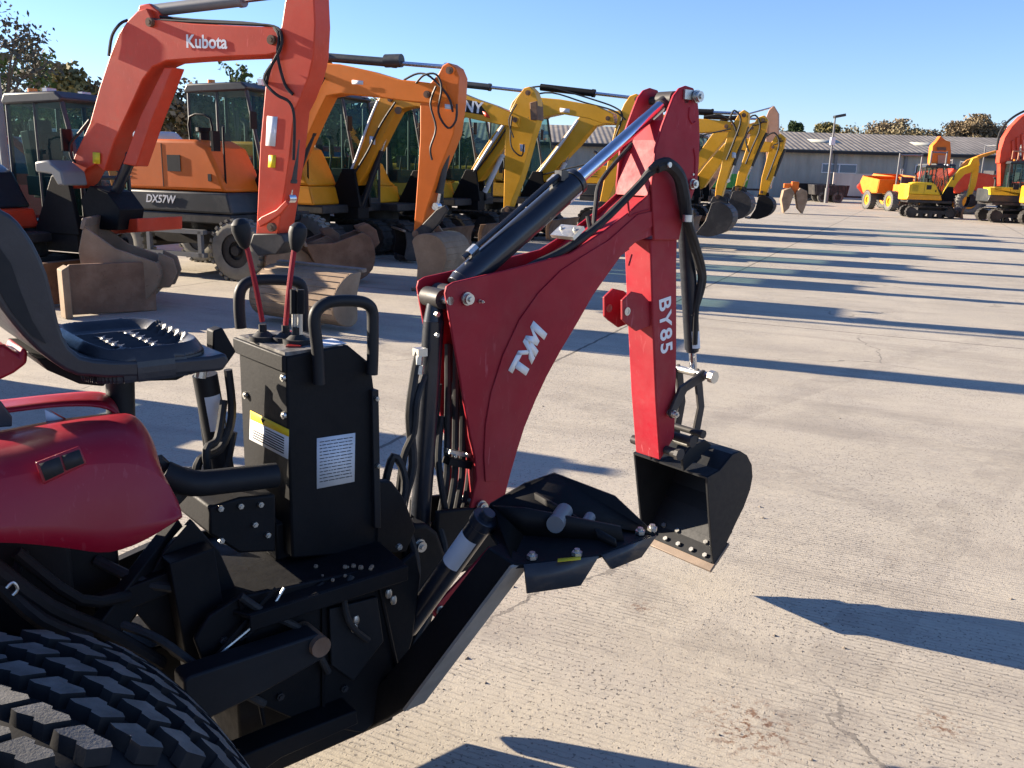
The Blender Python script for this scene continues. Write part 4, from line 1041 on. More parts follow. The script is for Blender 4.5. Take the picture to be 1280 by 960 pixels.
# tyre with Z-shaped lugs
TX, TR, TY0, TY1 = -2.50, .425, -.40, -.84
tyc = Vector((TX, (TY0 + TY1) / 2, TR)); W = abs(TY1 - TY0)
prof = [(.20, -W * .38), (.27, -W * .46), (.33, -W * .5), (.38, -W * .49), (.388, -W * .42), (.400, -W * .2), (.402, 0), (.400, W * .2), (.388, W * .42), (.38, W * .49), (.33, W * .5), (.27, W * .46), (.20, W * .38)]
mb = MB(); mb.lathe(tyc, (0, 1, 0), prof, 96)
tyre = mb.build('tyre', M['tyredark'], tr, ang=50)
mb = MB(); N = 34; rl = .413; 
ncol = 6; cw = W * .97 / ncol
for i in range(N):
    for j in range(ncol):
        th0 = 2 * math.pi * (i + (.5 if j % 2 else 0)) / N
        y0 = -W * .485 + (j + .5) * cw
        hw = cw * .41; ht = 2 * math.pi / N * .70
        sk = .022                                       # slant
        sh = [(-b_ * hw, a_ + b_ * hw * .85 * (N / (2 * math.pi)) / .76) for a_, b_ in ((-.5,-1),(.28,-1),(.38,-.45),(.28,-.2),(.5,.55),(.42,1),(-.28,1),(-.38,.45),(-.28,.2),(-.5,-.55))]
        top = []; bot = []
        for yy, tt in sh:
            th = th0 - tt * ht; crown = .016 * ((y0 + yy) / (W / 2)) ** 2
            for R_, L_, sc in ((.426 - crown, top, .95), (.400 - crown, bot, 1.02)):
                t2 = th0 + (th - th0) * sc
                L_.append(Vector((tyc.x + R_ * math.cos(t2), tyc.y + y0 + yy * sc, tyc.z + R_ * math.sin(t2))))
        n = len(sh); mb.cur = 0; mb.add(top + bot, [tuple(range(n))]); mb.cur = 1; mb.add(top + bot, [(k, k + n, (k + 1) % n + n, (k + 1) % n) for k in range(n)])
mb.build('tread', [M['tyredust'], M['tyredark']], tyre, ang=30)
mb = MB(); mb.ring(tyc, (0, 1, 0), .16, .215, W * .7, 40); mb.ring(tyc + Vector((0, .02, 0)), (0, 1, 0), .03, .19, .012, 32); mb.build('rim', M['silver'], tr)
# ------------------------------------------------------------------ excavators
def arc(cx, cz, r, a0, a1, n):
    return [(cx + r * math.cos(rad(a0 + (a1 - a0) * i / n)), cz + r * math.sin(rad(a0 + (a1 - a0) * i / n))) for i in range(n + 1)]
def bucket_into(par, x, z, y, w_, s, rot, mat, name='bucket', teeth=0):
    """side-profile bucket hung at (x,z); rot in degrees turns it in its own plane"""
    base = [(-.05, .0), (.02, .045), (.10, .06), (.20, .04), (.30, .0), (.39, -.06), (.46, -.14), (.495, -.24), (.50, -.34), (.47, -.45), (.42, -.54), (.33, -.63), (.22, -.70), (.10, -.75), (-.02, -.78), (-.30, -.76), (-.12, -.42)]
    c, sn = math.cos(rad(rot)), math.sin(rad(rot))
    q = [(x + s * (a * c - b * sn), z + s * (a * sn + b * c)) for a, b in base]
    mb = MB(); mb.prism(q, y - w_ / 2, y - w_ / 2 + .03); mb.prism(q, y + w_ / 2 - .03, y + w_ / 2)
    for i in range(0, 15):
        a, b = q[i], q[i + 1]; d = Vector((b[0] - a[0], 0, b[1] - a[1])); n = Vector((d.z, 0, -d.x)).normalized() * .02
        A = Vector((a[0], 0, a[1])); B = Vector((b[0], 0, b[1]))
        v = [(p.x, yy, p.z) for yy in (y - w_ / 2 + .002, y + w_ / 2 - .002) for p in (A, B, B + n, A + n)]
        mb.add(v, [(0, 1, 2, 3), (7, 6, 5, 4), (0, 4, 5, 1), (1, 5, 6, 2), (2, 6, 7, 3), (3, 7, 4, 0)])
    em = MB()
    a, b = q[15], q[14]; A = Vector((a[0], 0, a[1])); dr = (A - Vector((b[0], 0, b[1]))).normalized()
    em.box(A + Vector((0, y, 0)) + dr * .02, (.12 * s, w_ + .03, .04), Matrix.Rotation(math.atan2(-dr.z, dr.x), 3, 'Y'))
    for k in range(teeth):
        yy = y - w_ / 2 + w_ * (k + .5) / teeth; em.box(A + Vector((0, yy, 0)) + dr * .10 * s, (.14 * s, .06, .045), Matrix.Rotation(math.atan2(-dr.z, dr.x), 3, 'Y'))
    for dy in (-.14, .11):
        e = [(-.14, -.02), (-.10, .14), (.04, .20), (.22, .15), (.26, .0)]
        mb.prism([(x + s * (a * c - b * sn), z + s * (a * sn + b * c)) for a, b in e], y + dy, y + dy + .03)
    o = mb.build(name, mat, par, bevel=.008, seg=1); em.build('cutting_edge', M['lip'], o, bevel=.006, seg=1)
    return o

def track_unit(par, x0, x1, yc, wd, h, detail=True):
    """rubber track with sprocket, idler and rollers; x0..x1 wheel centres"""
    r = h / 2
    ou = arc(x1, r, r, 90, -90, 10) + arc(x0, r, r, 270, 90, 10)
    inn = arc(x1, r, r - .045, 90, -90, 10) + arc(x0, r, r - .045, 270, 90, 10)
    mb = MB(); n = len(ou)
    vs = [(x, yc - wd / 2, z) for x, z in ou] + [(x, yc - wd / 2, z) for x, z in inn] + [(x, yc + wd / 2, z) for x, z in ou] + [(x, yc + wd / 2, z) for x, z in inn]
    fs = []
    for i in range(n):
        j = (i + 1) % n
        fs += [(i, j, n + j, n + i), (2 * n + i, 3 * n + i, 3 * n + j, 2 * n + j), (i, 2 * n + i, 2 * n + j, j), (n + i, n + j, 3 * n + j, 3 * n + i)]
    mb.add(vs, fs)
    # grousers
    if detail:
        per = 2 * (x1 - x0) + 2 * math.pi * r; m = int(per / .13)
        for k in range(m):
            t = k * per / m; L = x1 - x0
            if t < L: p = (x0 + t, 2 * r); a = 0
            elif t < L + math.pi * r: q = (t - L) / r; p = (x1 + r * math.sin(q), r + r * math.cos(q)); a = q
            elif t < 2 * L + math.pi * r: p = (x1 - (t - L - math.pi * r), 0.0); a = math.pi
            else: q = (t - 2 * L - math.pi * r) / r; p = (x0 - r * math.sin(q), r - r * math.cos(q)); a = math.pi + q
            if p[1] < .02: p = (p[0], .012)
            mb.box((p[0], yc, p[1]), (.055, wd + .01, .034), Matrix.Rotation(a, 3, 'Y'))
    tk = mb.build('track', M['track'], par)
    mb = MB()
    for xx, rr in ((x0, r - .06), (x1, r - .06)):
        mb.cyl((xx, yc - wd * .42, r), (xx, yc + wd * .42, r), rr, 18)
        mb.cyl((xx, yc - wd * .47, r), (xx, yc - wd * .42, r), rr * .55, 14)
    k = 3
    for i in range(k): xx = x0 + (x1 - x0) * (i + 1) / (k + 1); mb.cyl((xx, yc - wd * .4, .13), (xx, yc + wd * .4, .13), .09, 12)
    mb.b2(x0 + .05, x1 - .05, yc - wd * .34, yc + wd * .34, r - .07, r + .09)
    mb.build('roller_frame', M['darksteel'], tk)
    return tk
def wheel(par, x, yc, r, wd, rim=None, wall=None):
    mb = MB(); mb.lathe((x, yc, r), (0, 1, 0), [(r * .56, -wd * .42), (r * .8, -wd * .5), (r * .95, -wd * .42), (r, -wd * .25), (r, wd * .25), (r * .95, wd * .42), (r * .8, wd * .5), (r * .56, wd * .42)], 30, cap=False)
    n = 26
    for i in range(n):
        th = 2 * math.pi * i / n
        for sg in (-1, 1):
            mb.box((x + (r - .0) * math.cos(th + .06 * sg), yc + sg * wd * .26, r + r * math.sin(th + .06 * sg)), (.05, wd * .42, r * .085), Matrix.Rotation(-th - .0 + rad(90), 3, 'Y'))
    o = mb.build('wheel', wall or M['tyredust'], par)
    mb = MB(); mb.ring((x, yc, r), (0, 1, 0), r * .30, r * .58, wd * .7, 26); mb.cyl((x, yc - wd * .2, r), (x, yc + wd * .2, r), r * .34, 20); mb.cyl((x, yc - wd * .46, r), (x, yc - wd * .2, r), r * .16, 14)
    mb.build('rim', rim or M['darksteel'], o)
    return o

def cab(par, x0, x1, y0, y1, z0, z1, mat, s=1.0):
    """glazed cab: pillars, roof, panes, seat and controls inside"""
    mb = MB(); t = .055
    A = [(x0, z0), (x0, z1 - .10), (x0 + .10, z1)]
    fx0, fx1 = x1 - .02, x1 - .22              # raked front
    sec = [(x0, z0), (x0 + .02, z1 - .1), (fx1, z1 - .06), (x1, z0 + .75 * s), (x1, z0)]
    for y in (y0, y1 - t):
        pts = sec
        for i in range(len(pts)):
            a, b = pts[i], pts[(i + 1) % len(pts)]
            mb.tube([(a[0], y + t / 2, a[1]), (b[0], y + t / 2, b[1])], t / 2, 6, 0)
        mx = x0 + (x1 - x0) * .42; mb.tube([(mx, y + t / 2, z0), (mx, y + t / 2, z1 - .08)], t / 2, 6, 0)
    for a in sec: mb.tube([(a[0], y0 + t / 2, a[1]), (a[0], y1 - t / 2, a[1])], t / 2, 6, 0)
    mb.b2(x0, x1, y0, y1, z0, z0 + .10); 
    c = mb.build('cab', mat, par)
    mb = MB(); mb.prism([(x0 - .04, z1 - .1), (x0 + .02, z1), (fx1 - .05, z1 + .02), (fx1 + .07, z1 - .06), (fx1 + .02, z1 - .10), (x0, z1 - .13)], y0 - .02, y1 + .02); mb.build('roof', mat, c, bevel=.025, seg=3)
    mb = MB(); e = .012; mx = x0 + (x1 - x0) * .42
    for y in (y0 + e, y1 - e):
        mb.face([(x0 + .03, y, z0 + .1), (mx - .02, y, z0 + .1), (mx - .02, y, z1 - .12), (x0 + .04, y, z1 - .13)])
        mb.face([(mx + .02, y, z0 + .1), (x1 - .02, y, z0 + .1), (x1 - .02, y, z0 + .75 * s), (fx1 - .02, y, z1 - .10), (mx + .02, y, z1 - .12)])
    mb.face([(x1 - .015, y0 + .05, z0 + .75 * s), (x1 - .015, y1 - .05, z0 + .75 * s), (fx1 - .0, y1 - .05, z1 - .10), (fx1 - .0, y0 + .05, z1 - .10)])
    mb.face([(x1 - .01, y0 + .05, z0 + .1), (x1 - .01, y1 - .05, z0 + .1), (x1 - .01, y1 - .05, z0 + .72 * s), (x1 - .01, y0 + .05, z0 + .72 * s)])
    mb.face([(x0 + .01, y0 + .05, z0 + .5), (x0 + .01, y1 - .05, z0 + .5), (x0 + .02, y1 - .05, z1 - .14), (x0 + .02, y0 + .05, z1 - .14)])
    mb.build('glass', M['glass'], c)
    ym = (y0 + y1) / 2; xm = x0 + (x1 - x0) * .35
    mb = MB(); mb.box((xm, ym, z0 + .42), (.45, .44, .13)); mb.box((xm - .24, ym, z0 + .78), (.13, .44, .70), Matrix.Rotation(rad(-8), 3, 'Y')); mb.box((xm - .27, ym, z0 + 1.18), (.10, .24, .16))
    mb.box((xm + .05, y0 + .12, z0 + .50), (.5, .14, .22)); mb.box((xm + .05, y1 - .12, z0 + .50), (.5, .14, .22)); mb.tube([(xm + .30, y0 + .14, z0 + .6), (xm + .33, y0 + .15, z0 + .85)], .02, 6, 0); mb.tube([(xm + .30, y1 - .14, z0 + .6), (xm + .33, y1 - .15, z0 + .85)], .02, 6, 0)
    mb.build('seat', M['interior'], c, bevel=.03)
    mb = MB(); mb.tube([(x1 - .1, y0 - .02, z1 - .5), (x1 + .06, y0 - .16, z1 - .45)], .012, 6, 0); mb.box((x1 + .07, y0 - .20, z1 - .52), (.03, .13, .24)); mb.build('mirror', M['black'], c, bevel=.01)
    return c

def limb(px, fr, y0, y1, name, mat, par, bevel=.012):
    mb = MB(); mb.prism([xz(fr.p(a, b, y0)) for a, b in px], y0, y1); return mb.build(name, mat, par, bevel=bevel, seg=2)
def ram(fr, a, b, t, r, par, barrel=None, yy=0.0, name='boom_ram'):
    """hydraulic ram from pixel a to b (plane y=yy), barrel over the first t of its length"""
    A = fr.p(*a, yy) if len(a) == 2 else Vector(a); B = fr.p(*b, yy) if len(b) == 2 else Vector(b)
    D = B - A
    mb = MB(); mb.cyl(A, A + D * t, r, 14); mb.cyl(A + D * (t - .02), A + D * (t + .01), r * 1.15, 14); o = mb.build(name, barrel or M['cylblack'], par)
    mb = MB(); mb.cyl(A + D * t, B, r * .5, 10); mb.cyl(B + Vector((0, -r, 0)), B + Vector((0, r, 0)), r * .9, 12); mb.build('rod', M['chrome'], o)
    return o
def tubes(fr, lst, par, r=.014, mat=None, name='hose'):
    for pts in lst:
        mb = MB(); mb.tube([fr.p(a, b, y) for a, b, y in pts], r, 6); mb.build(name, mat or M['rubber'], par)

def body(t, col, s=1.0, kind='track', cabmat=None, low=None, x_foot=1.0, blade=True, cab_on=True, hood=None, y_near=-.95, eng=(-1.25, .55), rail=True, ztop=1.95, cab_dx=0.0):
    low = low or M['cabgrey']; cabmat = cabmat or M['cabgrey']
    # undercarriage
    if kind == 'track':
        for yc in (-.78 * s, .78 * s): track_unit(t, -.95 * s, .95 * s, yc, .40 * s, .62 * s)
        mb = MB(); mb.b2(-.6 * s, .6 * s, -.6 * s, .6 * s, .30 * s, .55 * s); mb.cyl((0, 0, .5 * s), (0, 0, .80 * s), .42 * s, 24); mb.build('undercarriage', M['darksteel'], t)
    else:
        for xx in (-1.05, 1.0):
            for yc in (-.80, .80): wheel(t, xx, yc, .42, .26, None, M['tyrewall'])
        mb = MB(); mb.b2(-1.2, 1.15, -.32, .32, .42, .72); mb.b2(-1.12, -.98, -.8, .8, .34, .5); mb.b2(.93, 1.07, -.8, .8, .34, .5); mb.cyl((0, 0, .6), (0, 0, .82), .42, 24)
        mb.build('undercarriage', M['darksteel'], t)
        mb = MB()
        for z in (.62, .30): mb.b2(-.55, .52, -.98, -.90, z, z + .06)
        mb.b2(-.5, -.44, -.98, -.92, .3, .66); mb.b2(.42, .48, -.98, -.92, .3, .66); mb.b2(-.5, .48, -.9, -.6, .62, .66); mb.build('step', M['grey'], t)
    if blade:
        bx = 1.55 * s
        mb = MB(); mb.prism([(bx - .02, .06), (bx + .10, .04), (bx + .05, .2), (bx + .06, .35), (bx + .13, .50), (bx + .02, .50), (bx - .03, .3)], -.98 * s, .98 * s); mb.box((bx - .35, -.45 * s, .28), (.75, .1, .12)); mb.box((bx - .35, .45 * s, .28), (.75, .1, .12))
        mb.build('dozer_blade', M['rust'], t, bevel=.006)
    z0 = .80 * s
    mb = MB(); mb.b2(-1.25 * s, 1.0 * s, y_near * s, .95 * s, z0, z0 + .14 * s); mb.build('deck', M['darksteel'], t, bevel=.02)
    # engine cover on the near side and counterweight behind
    e0, e1 = eng[0] * s, eng[1] * s; yn = y_near * s
    zt = ztop * s
    hp_ = [(e0 + .06, z0 + .45 * s), (e0, z0 + .8 * s), (e0 + .10, zt - .05), (e0 + .3, zt), (e1 - .35 * s, zt), (e1 - .12 * s, zt - .10), (e1 + .05 * s, zt - .42 * s), (e1 + .18 * s, z0 + .45 * s)]
    mb = MB(); mb.prism(hp_, yn, -.08 * s); hd = mb.build('engine_cover', col if hood is None else hood, t, bevel=.05, seg=3)
    mb = MB(); mb.prism([(e0 - .02, z0 + .14), (e0 + .06, z0 + .445 * s), (e1 + .2 * s, z0 + .445 * s), (e1 + .28 * s, z0 + .14)], yn - .01, -.08 * s); mb.build('side_skirt', low, t, bevel=.03, seg=2)
    mb = MB(); mb.prism_z([(-1.2 * s, .93 * s), (-1.2 * s, -.93 * s), (-1.42 * s, -.72 * s), (-1.52 * s, -.3 * s), (-1.52 * s, .3 * s), (-1.42 * s, .72 * s)], z0 + .12, zt - .08); mb.build('counterweight', low, t, bevel=.05, seg=3)
    # seams, vents, lock, lamp
    mb = MB(); xm = (e0 + e1) / 2 + .08 * s
    mb.b2(xm - .006, xm + .006, yn - .004, yn + .02, z0 + .5 * s, zt - .06)
    for k in range(6): mb.b2(e0 + .22 * s, e0 + .52 * s, yn - .005, yn + .02, z0 + (.62 + k * .06) * s, z0 + (.635 + k * .06) * s)
    mb.b2(xm + .1 * s, xm + .34 * s, yn - .010, yn + .02, z0 + .72 * s, z0 + .95 * s); mb.b2(e1 - .12 * s, e1 - .06 * s, yn - .01, yn + .02, z0 + .6 * s, z0 + .7 * s)
    mb.build('vent', M['ink'], hd)
    mb = MB(); mb.cyl((e0 + .35, -.45 * s, zt - .02), (e0 + .35, -.45 * s, zt + .26), .045, 12); mb.tube([(e0 + .35, -.45 * s, zt + .24), (e0 + .33, -.45 * s, zt + .33), (e0 + .26, -.45 * s, zt + .38)], .045, 10); mb.build('exhaust', M['darksteel'], t)
    mb = MB(); mb.cyl((e1 - .5 * s, -.55 * s, zt - .02), (e1 - .5 * s, -.55 * s, zt + .12), .07, 14); mb.cyl((e1 - .5 * s, -.55 * s, zt + .12), (e1 - .5 * s, -.55 * s, zt + .17), .11, 14); mb.build('air_intake', M['black'], t)
    if rail:
        mb = MB(); mb.tube([(e1 - .1, yn + .08, zt - .1), (e1 - .1, yn + .08, zt + .28), (e1 - .45, yn + .08, zt + .30), (e1 - .45, yn + .08, zt - .05)], .016, 6, 3); mb.tube([(e1 + .1 * s, yn + .1, z0 + .4 * s), (e1 + .16 * s, yn + .02, zt + .05), (e1 + .1 * s, yn + .1, zt + .18)], .014, 6, 2)
        mb.box((e1 + .13 * s, yn - .10, zt - .02), (.04, .14, .26)); mb.build('handrail', M['black'], t)
    if cab_on: 
        c = cab(t, (cab_dx - .35) * s, (cab_dx + .98) * s, .02 * s, .92 * s, z0 + .14 * s, 2.82 * s, cabmat, s)
        mb = MB(); mb.cyl(((cab_dx - .1) * s, .3 * s, 2.82 * s), ((cab_dx - .1) * s, .3 * s, 2.90 * s), .055, 12); mb.build('beacon', M['amber'], c)
        mb = MB(); mb.box((.78 * s, .75 * s, 2.84 * s), (.07, .13, .08)); mb.box((.78 * s, .15 * s, 2.84 * s), (.07, .13, .08)); mb.build('work_lamp', M['label'], c)
    # boom bracket
    mb = MB(); mb.prism([(x_foot - .45, z0 + .1), (x_foot + .25, z0 + .1), (x_foot + .14, z0 + .75), (x_foot - .1, z0 + .75)], -.20, -.14); mb.prism([(x_foot - .45, z0 + .1), (x_foot + .25, z0 + .1), (x_foot + .14, z0 + .75), (x_foot - .1, z0 + .75)], .14, .20); mb.b2(x_foot - .3, x_foot + .2, -.18, .18, z0 - .1, z0 + .3)
    mb.build('boom_bracket', M['black'], t, bevel=.01)

PINS = []
HEAD = -22
def footframe(px, py, depth, head=HEAD, xf=1.0):
    Pf = AT(px, py, depth); a = rad(head)
    return Fr(Pf.x - xf * math.cos(a), Pf.y - xf * math.sin(a), head)
ROWG = 'excavators parked in a row'
yard = []
# ---- 1: red machine with the white lettering on its boom
f = footframe(90, 232, 10.3); t = fthing(f, 'excavator', 'orange red excavator with a black hood and white lettering along its raised boom', 'excavator', ROWG)
body(t, M['kred'], .82, hood=M['cylblack'], low=M['kred'], cabmat=M['cabgrey'], eng=(-1.35, .35), ztop=1.85, x_foot=1.02, cab_dx=.38)
MC = .14
limb([(134,277),(172,273),(172,290),(134,293)], f, .0, .7, 'front_panel', M['kred'], t)
limb([(112,232),(134,240),(150,262),(146,288),(110,286),(100,250)], f, -.16, .2, 'swing_casting', K, t)
bo = limb([(81,226),(95,190),(112,154),(124,110),(137,70),(148,42),(160,25),(172,13),(183,10),(190,24),(240,29),(300,32),(345,34),(352,48),(346,66),(333,69),(280,71),(233,74),(208,76),(190,84),(178,100),(160,140),(142,178),(130,214),(120,205),(108,212),(98,229),(88,236)], f, -MC, MC, 'boom', M['kred'], t)
limb([(170,20),(174,6),(186,4),(198,14),(200,30)], f, -.07, .07, 'boom_bracket', M['kred'], t)
q = f.p(258, 53, -MC); e_ = (f.p(300, 55, -MC) - f.p(220, 53, -MC)).normalized()
text('boom_lettering', 'Kubota', .175, basis((q.x, -MC - .004, q.z), (e_.x, 0, e_.z), (-e_.z, 0, e_.x)), M['white'], bo, bold=.004)
di = limb([(356,2),(362,-14),(378,-22),(392,-12),(394,30),(392,70),(386,96),(376,122),(368,138),(362,196),(354,250),(347,294),(320,294),(322,250),(325,180),(330,125),(333,90),(345,60),(352,30)], f, -.13, .13, 'dipper', M['kred'], t)
sc_ = ram(f, (186, 14), (368, -8), .66, .062, t, M['grey'], name='stick_ram')
ram(f, (374, 112), (362, 248), .84, .055, t, M['cabgrey'], yy=.0, name='bucket_ram')
g_ = limb([(205,84),(216,84),(190,150),(170,208),(153,205),(175,145)], f, -.09, .09, 'ram_guard', M['kred'], t)
ram(f, (132, 268), (176, 170), .75, .06, t, M['cylblack'], name='boom_ram')
mb = MB(); mb.prism([xz(f.p(a, b, -.18)) for a, b in [(321,276),(326,271),(345,262),(357,250),(361,256),(350,268),(334,279),(324,284)]], -.18, -.14); mb.build('link_arm', M['kred'], t, bevel=.01)
mb = MB(); A = f.p(339, 150, -.131); 
mb.face([f.p(334,145,-.134), f.p(347,146,-.134), f.p(344,183,-.134), f.p(332,182,-.134)]); mb.build('dipper_label', M['label'], di, solid=.002)
mb = MB(); mb.face([f.p(336,194,-.134), f.p(345,194,-.134), f.p(344,210,-.134), f.p(335,209,-.134)]); mb.build('dipper_label', M['yellowlab'], di, solid=.002)
tubes(f, [[(160,25,-.1),(150,30,-.15),(140,45,-.16),(136,70,-.16)],[(183,24,-.12),(230,27,-.12),(300,30,-.12),(342,33,-.12),(352,45,-.16),(350,62,-.17),(338,85,-.17),(333,105,-.14)],[(175,18,-.05),(240,25,-.05),(320,30,-.05),(347,40,-.15),(347,70,-.17),(356,105,-.15),(366,118,-.14)],[(112,150,-.16),(100,165,-.16),(88,180,-.16),(90,198,-.16),(100,206,-.1)],[(340,80,-.16),(330,100,-.2),(345,118,-.2),(362,128,-.16),(368,150,-.14),(367,200,-.13)]], t, .016)
# quick hitch
limb([(316,292),(352,292),(356,303),(345,318),(322,320),(312,306)], f, -.16, .16, 'quick_hitch', M['darksteel'], t)
mb = MB(); mb.prism([xz(f.p(a, b, -.5)) for a, b in [(45,202),(60,200),(78,214),(82,232),(74,232),(66,218),(46,215)]], -.52, -.2); mb.build('air_scoop', M['grey'], t, bevel=.02)

PINS.append((t, f, [(91,226),(188,28),(340,50),(378,-12),(340,284)]))
# ---- 2: orange wheeled machine
f = footframe(343, 240, 13.0); t = fthing(f, 'wheeled_excavator', 'orange wheeled excavator with a grey skirt and pale mud on its tyre', 'excavator', ROWG)
body(t, M['dorange'], .96, kind='wheel', low=M['cabgrey'], eng=(-1.30, .75), blade=False, ztop=1.97, cab_dx=-.2)
q = Vector((-.25, -.930, 1.07)); text('model_lettering', 'DX57W', .15, basis(q, (1, 0, 0), (0, 0, 1)), M['white'], t, ext=.003, shear=.2, bold=.003)
limb([(332,240),(338,222),(352,196),(372,150),(384,110),(388,84),(396,78),(424,80),(460,88),(496,99),(526,102),(556,106),(560,125),(540,130),(526,128),(505,126),(470,121),(426,117),(408,120),(398,140),(380,180),(360,222),(350,244),(338,248)], f, -.14, .14, 'boom', M['borange'], t)
limb([(388,84),(390,66),(402,64),(410,80)], f, -.07, .07, 'boom_bracket', M['borange'], t)
limb([(548,92),(553,82),(560,78),(569,84),(574,96),(572,130),(567,167),(558,190),(549,212),(542,236),(533,262),(525,298),(516,298),(519,262),(522,220),(525,172),(525,130),(530,112)], f, -.13, .13, 'dipper', M['dorange'], t)
ram(f, (400, 71), (560, 84), .60, .058, t, M['cabgrey'], name='stick_ram')
mb = MB(); A = f.p(492, 76, 0); mb.cyl(A + Vector((-.12, 0, 0)), A + Vector((.12, 0, 0)), .085, 16); mb.build('ram_collar', M['cabgrey'], t)
ram(f, (562, 168), (546, 258), .8, .055, t, M['cabgrey'], name='bucket_ram')
ram(f, (362, 240), (402, 132), .7, .06, t, M['cylblack'], name='boom_ram')
tubes(f, [[(520,104,-.15),(530,94,-.16),(545,93,-.17),(552,110,-.18),(548,140,-.17),(560,160,-.17),(570,150,-.16),(571,130,-.16)],[(545,108,-.17),(538,130,-.18),(545,160,-.18),(538,185,-.18),(540,200,-.15)],[(505,100,-.1),(522,92,-.1),(538,96,-.14),(560,120,-.16),(566,140,-.16)]], t, .014, M['darksteel'])
limb([(514,292),(528,280),(545,262),(556,256),(560,262),(548,280),(530,300),(518,304)], f, -.17, -.12, 'link_arm', M['darksteel'], t)
A = f.p(536, 300, 0); bucket_into(t, A.x - .02, A.z + .02, 0, .75, .78, 24, M['earth'], teeth=0)

PINS.append((t, f, [(342,238),(398,92),(534,118),(562,88),(520,292)]))
# ---- 3: amber machine with a red badge
f = footframe(442, 232, 15.8); t = fthing(f, 'excavator', 'amber excavator with a red badge on its engine cover, next to the orange wheeled one', 'excavator', ROWG)
body(t, M['yel2'], 1.0, low=M['yel2'], eng=(-1.25, .55), blade=False, ztop=1.95)
q = Vector((-.70, -.962, 1.62)); mb = MB(); mb.box((q.x, q.y, q.z), (.66, .014, .20)); bd = mb.build('badge', M['kred'], t, bevel=.006); text('badge_lettering', 'TAKEUCHI'[-3:], .17, basis(q + Vector((.14, -.010, 0)), (1, 0, 0), (0, 0, 1)), M['white'], bd, ext=.002, bold=.004)
limb([(432,222),(445,198),(458,160),(473,124),(480,112),(500,110),(530,114),(560,118),(566,132),(540,136),(520,133),(506,135),(496,139),(486,158),(470,190),(458,215),(447,232),(436,232)], f, -.14, .14, 'boom', M['yel2'], t)
mb = MB(); A = f.p(498, 138, -.15); mb.cyl(A + Vector((0, -.02, 0)), A + Vector((0, .01, 0)), .06, 12); mb.build('boom_pin', M['rust'], t)
limb([(540,112),(550,106),(560,110),(560,150),(552,200),(540,262),(532,262),(536,200),(540,150)], f, -.12, .12, 'dipper', M['yel2'], t)
ram(f, (452, 258), (490, 150), .65, .055, t, M['cylblack'], name='boom_ram')
tubes(f, [[(472,126,-.15),(460,155,-.16),(446,195,-.16),(438,215,-.15)]], t, .02, M['label'])

PINS.append((t, f, [(441,225),(488,124),(552,124)]))
# ---- 4: yellow machine with black letter panel on the boom
f = footframe(528, 232, 17.4); t = fthing(f, 'excavator', 'yellow excavator with white letters on a black panel of its boom', 'excavator', ROWG)
body(t, M['yel'], 1.0, low=M['yel'], eng=(-1.1, .3), blade=True, ztop=1.75)
bo = limb([(518,228),(535,190),(548,150),(556,120),(566,112),(590,122),(616,131),(638,140),(650,146),(648,160),(630,157),(616,154),(596,150),(575,145),(566,150),(556,180),(540,215),(532,234)], f, -.15, .15, 'boom', M['yel'], t)
mb = MB(); mb.face([f.p(562,119,-.153), f.p(598,128,-.153), f.p(612,145,-.153), f.p(562,137,-.153)]); mb.build('decal', M['ink'], bo, solid=.003)
mb = MB(); mb.face([f.p(603,139,-.156), f.p(609,141,-.156), f.p(613,148,-.156), f.p(606,146,-.156)]); mb.build('decal', M['kred'], bo, solid=.003)
q = f.p(582, 133, -.156); e_ = (f.p(590, 133, -.156) - f.p(560, 129, -.156)).normalized()
text('boom_lettering', 'SANY', .27, basis((q.x, -.158, q.z), (e_.x, 0, e_.z), (-e_.z, 0, e_.x)), M['white'], bo, bold=.008)
limb([(637,140),(646,122),(655,110),(662,108),(668,114),(672,126),(672,150),(664,176),(656,205),(650,225),(640,250),(634,268),(629,266),(630,225),(631,180),(632,160)], f, -.13, .13, 'dipper', M['yel'], t)
limb([(662,128),(671,126),(672,150),(663,150)], f, -.16, .16, 'pivot_plate', M['rust'], t)
ram(f, (566, 104), (657, 114), .52, .06, t, M['cabgrey'], name='stick_ram')
ram(f, (668, 155), (648, 218), .8, .055, t, M['black'], name='bucket_ram')
ram(f, (540, 262), (560, 170), .65, .055, t, M['cylblack'], name='boom_ram')
A = f.p(636, 268, 0); bucket_into(t, A.x, A.z, 0, .75, .80, 10, M['darksteel'], teeth=4)
tubes(f, [[(640,145,-.16),(638,165,-.18),(640,185,-.18),(652,195,-.16),(655,180,-.16)],[(646,130,-.16),(636,150,-.2),(642,172,-.2)]], t, .014)

PINS.append((t, f, [(528,228),(564,124),(644,150),(660,116),(634,262)]))
# ---- 5
f = footframe(592, 222, 19.6); t = fthing(f, 'excavator', 'yellow excavator whose limb leans behind the lettered yellow boom', 'excavator', ROWG)
body(t, M['oldyel'], 1.05, low=M['oldyel'], blade=True, eng=(-1.3, .3), ztop=1.6)
limb([(584,220),(600,192),(616,168),(632,150),(640,128),(650,116),(665,121),(700,124),(745,132),(766,142),(768,155),(752,154),(735,148),(700,142),(672,148),(656,152),(644,164),(622,195),(600,225),(590,228)], f, -.15, .15, 'boom', M['yel'], t)
limb([(772,148),(780,130),(787,120),(795,117),(803,121),(802,138),(793,152),(784,175),(776,200),(768,232),(756,262),(748,260),(756,220),(764,180)], f, -.13, .13, 'dipper', M['yel'], t)
ram(f, (676, 109), (797, 123), .56, .07, t, M['black'], name='stick_ram')
ram(f, (606, 240), (640, 168), .65, .055, t, M['label'], name='boom_ram')
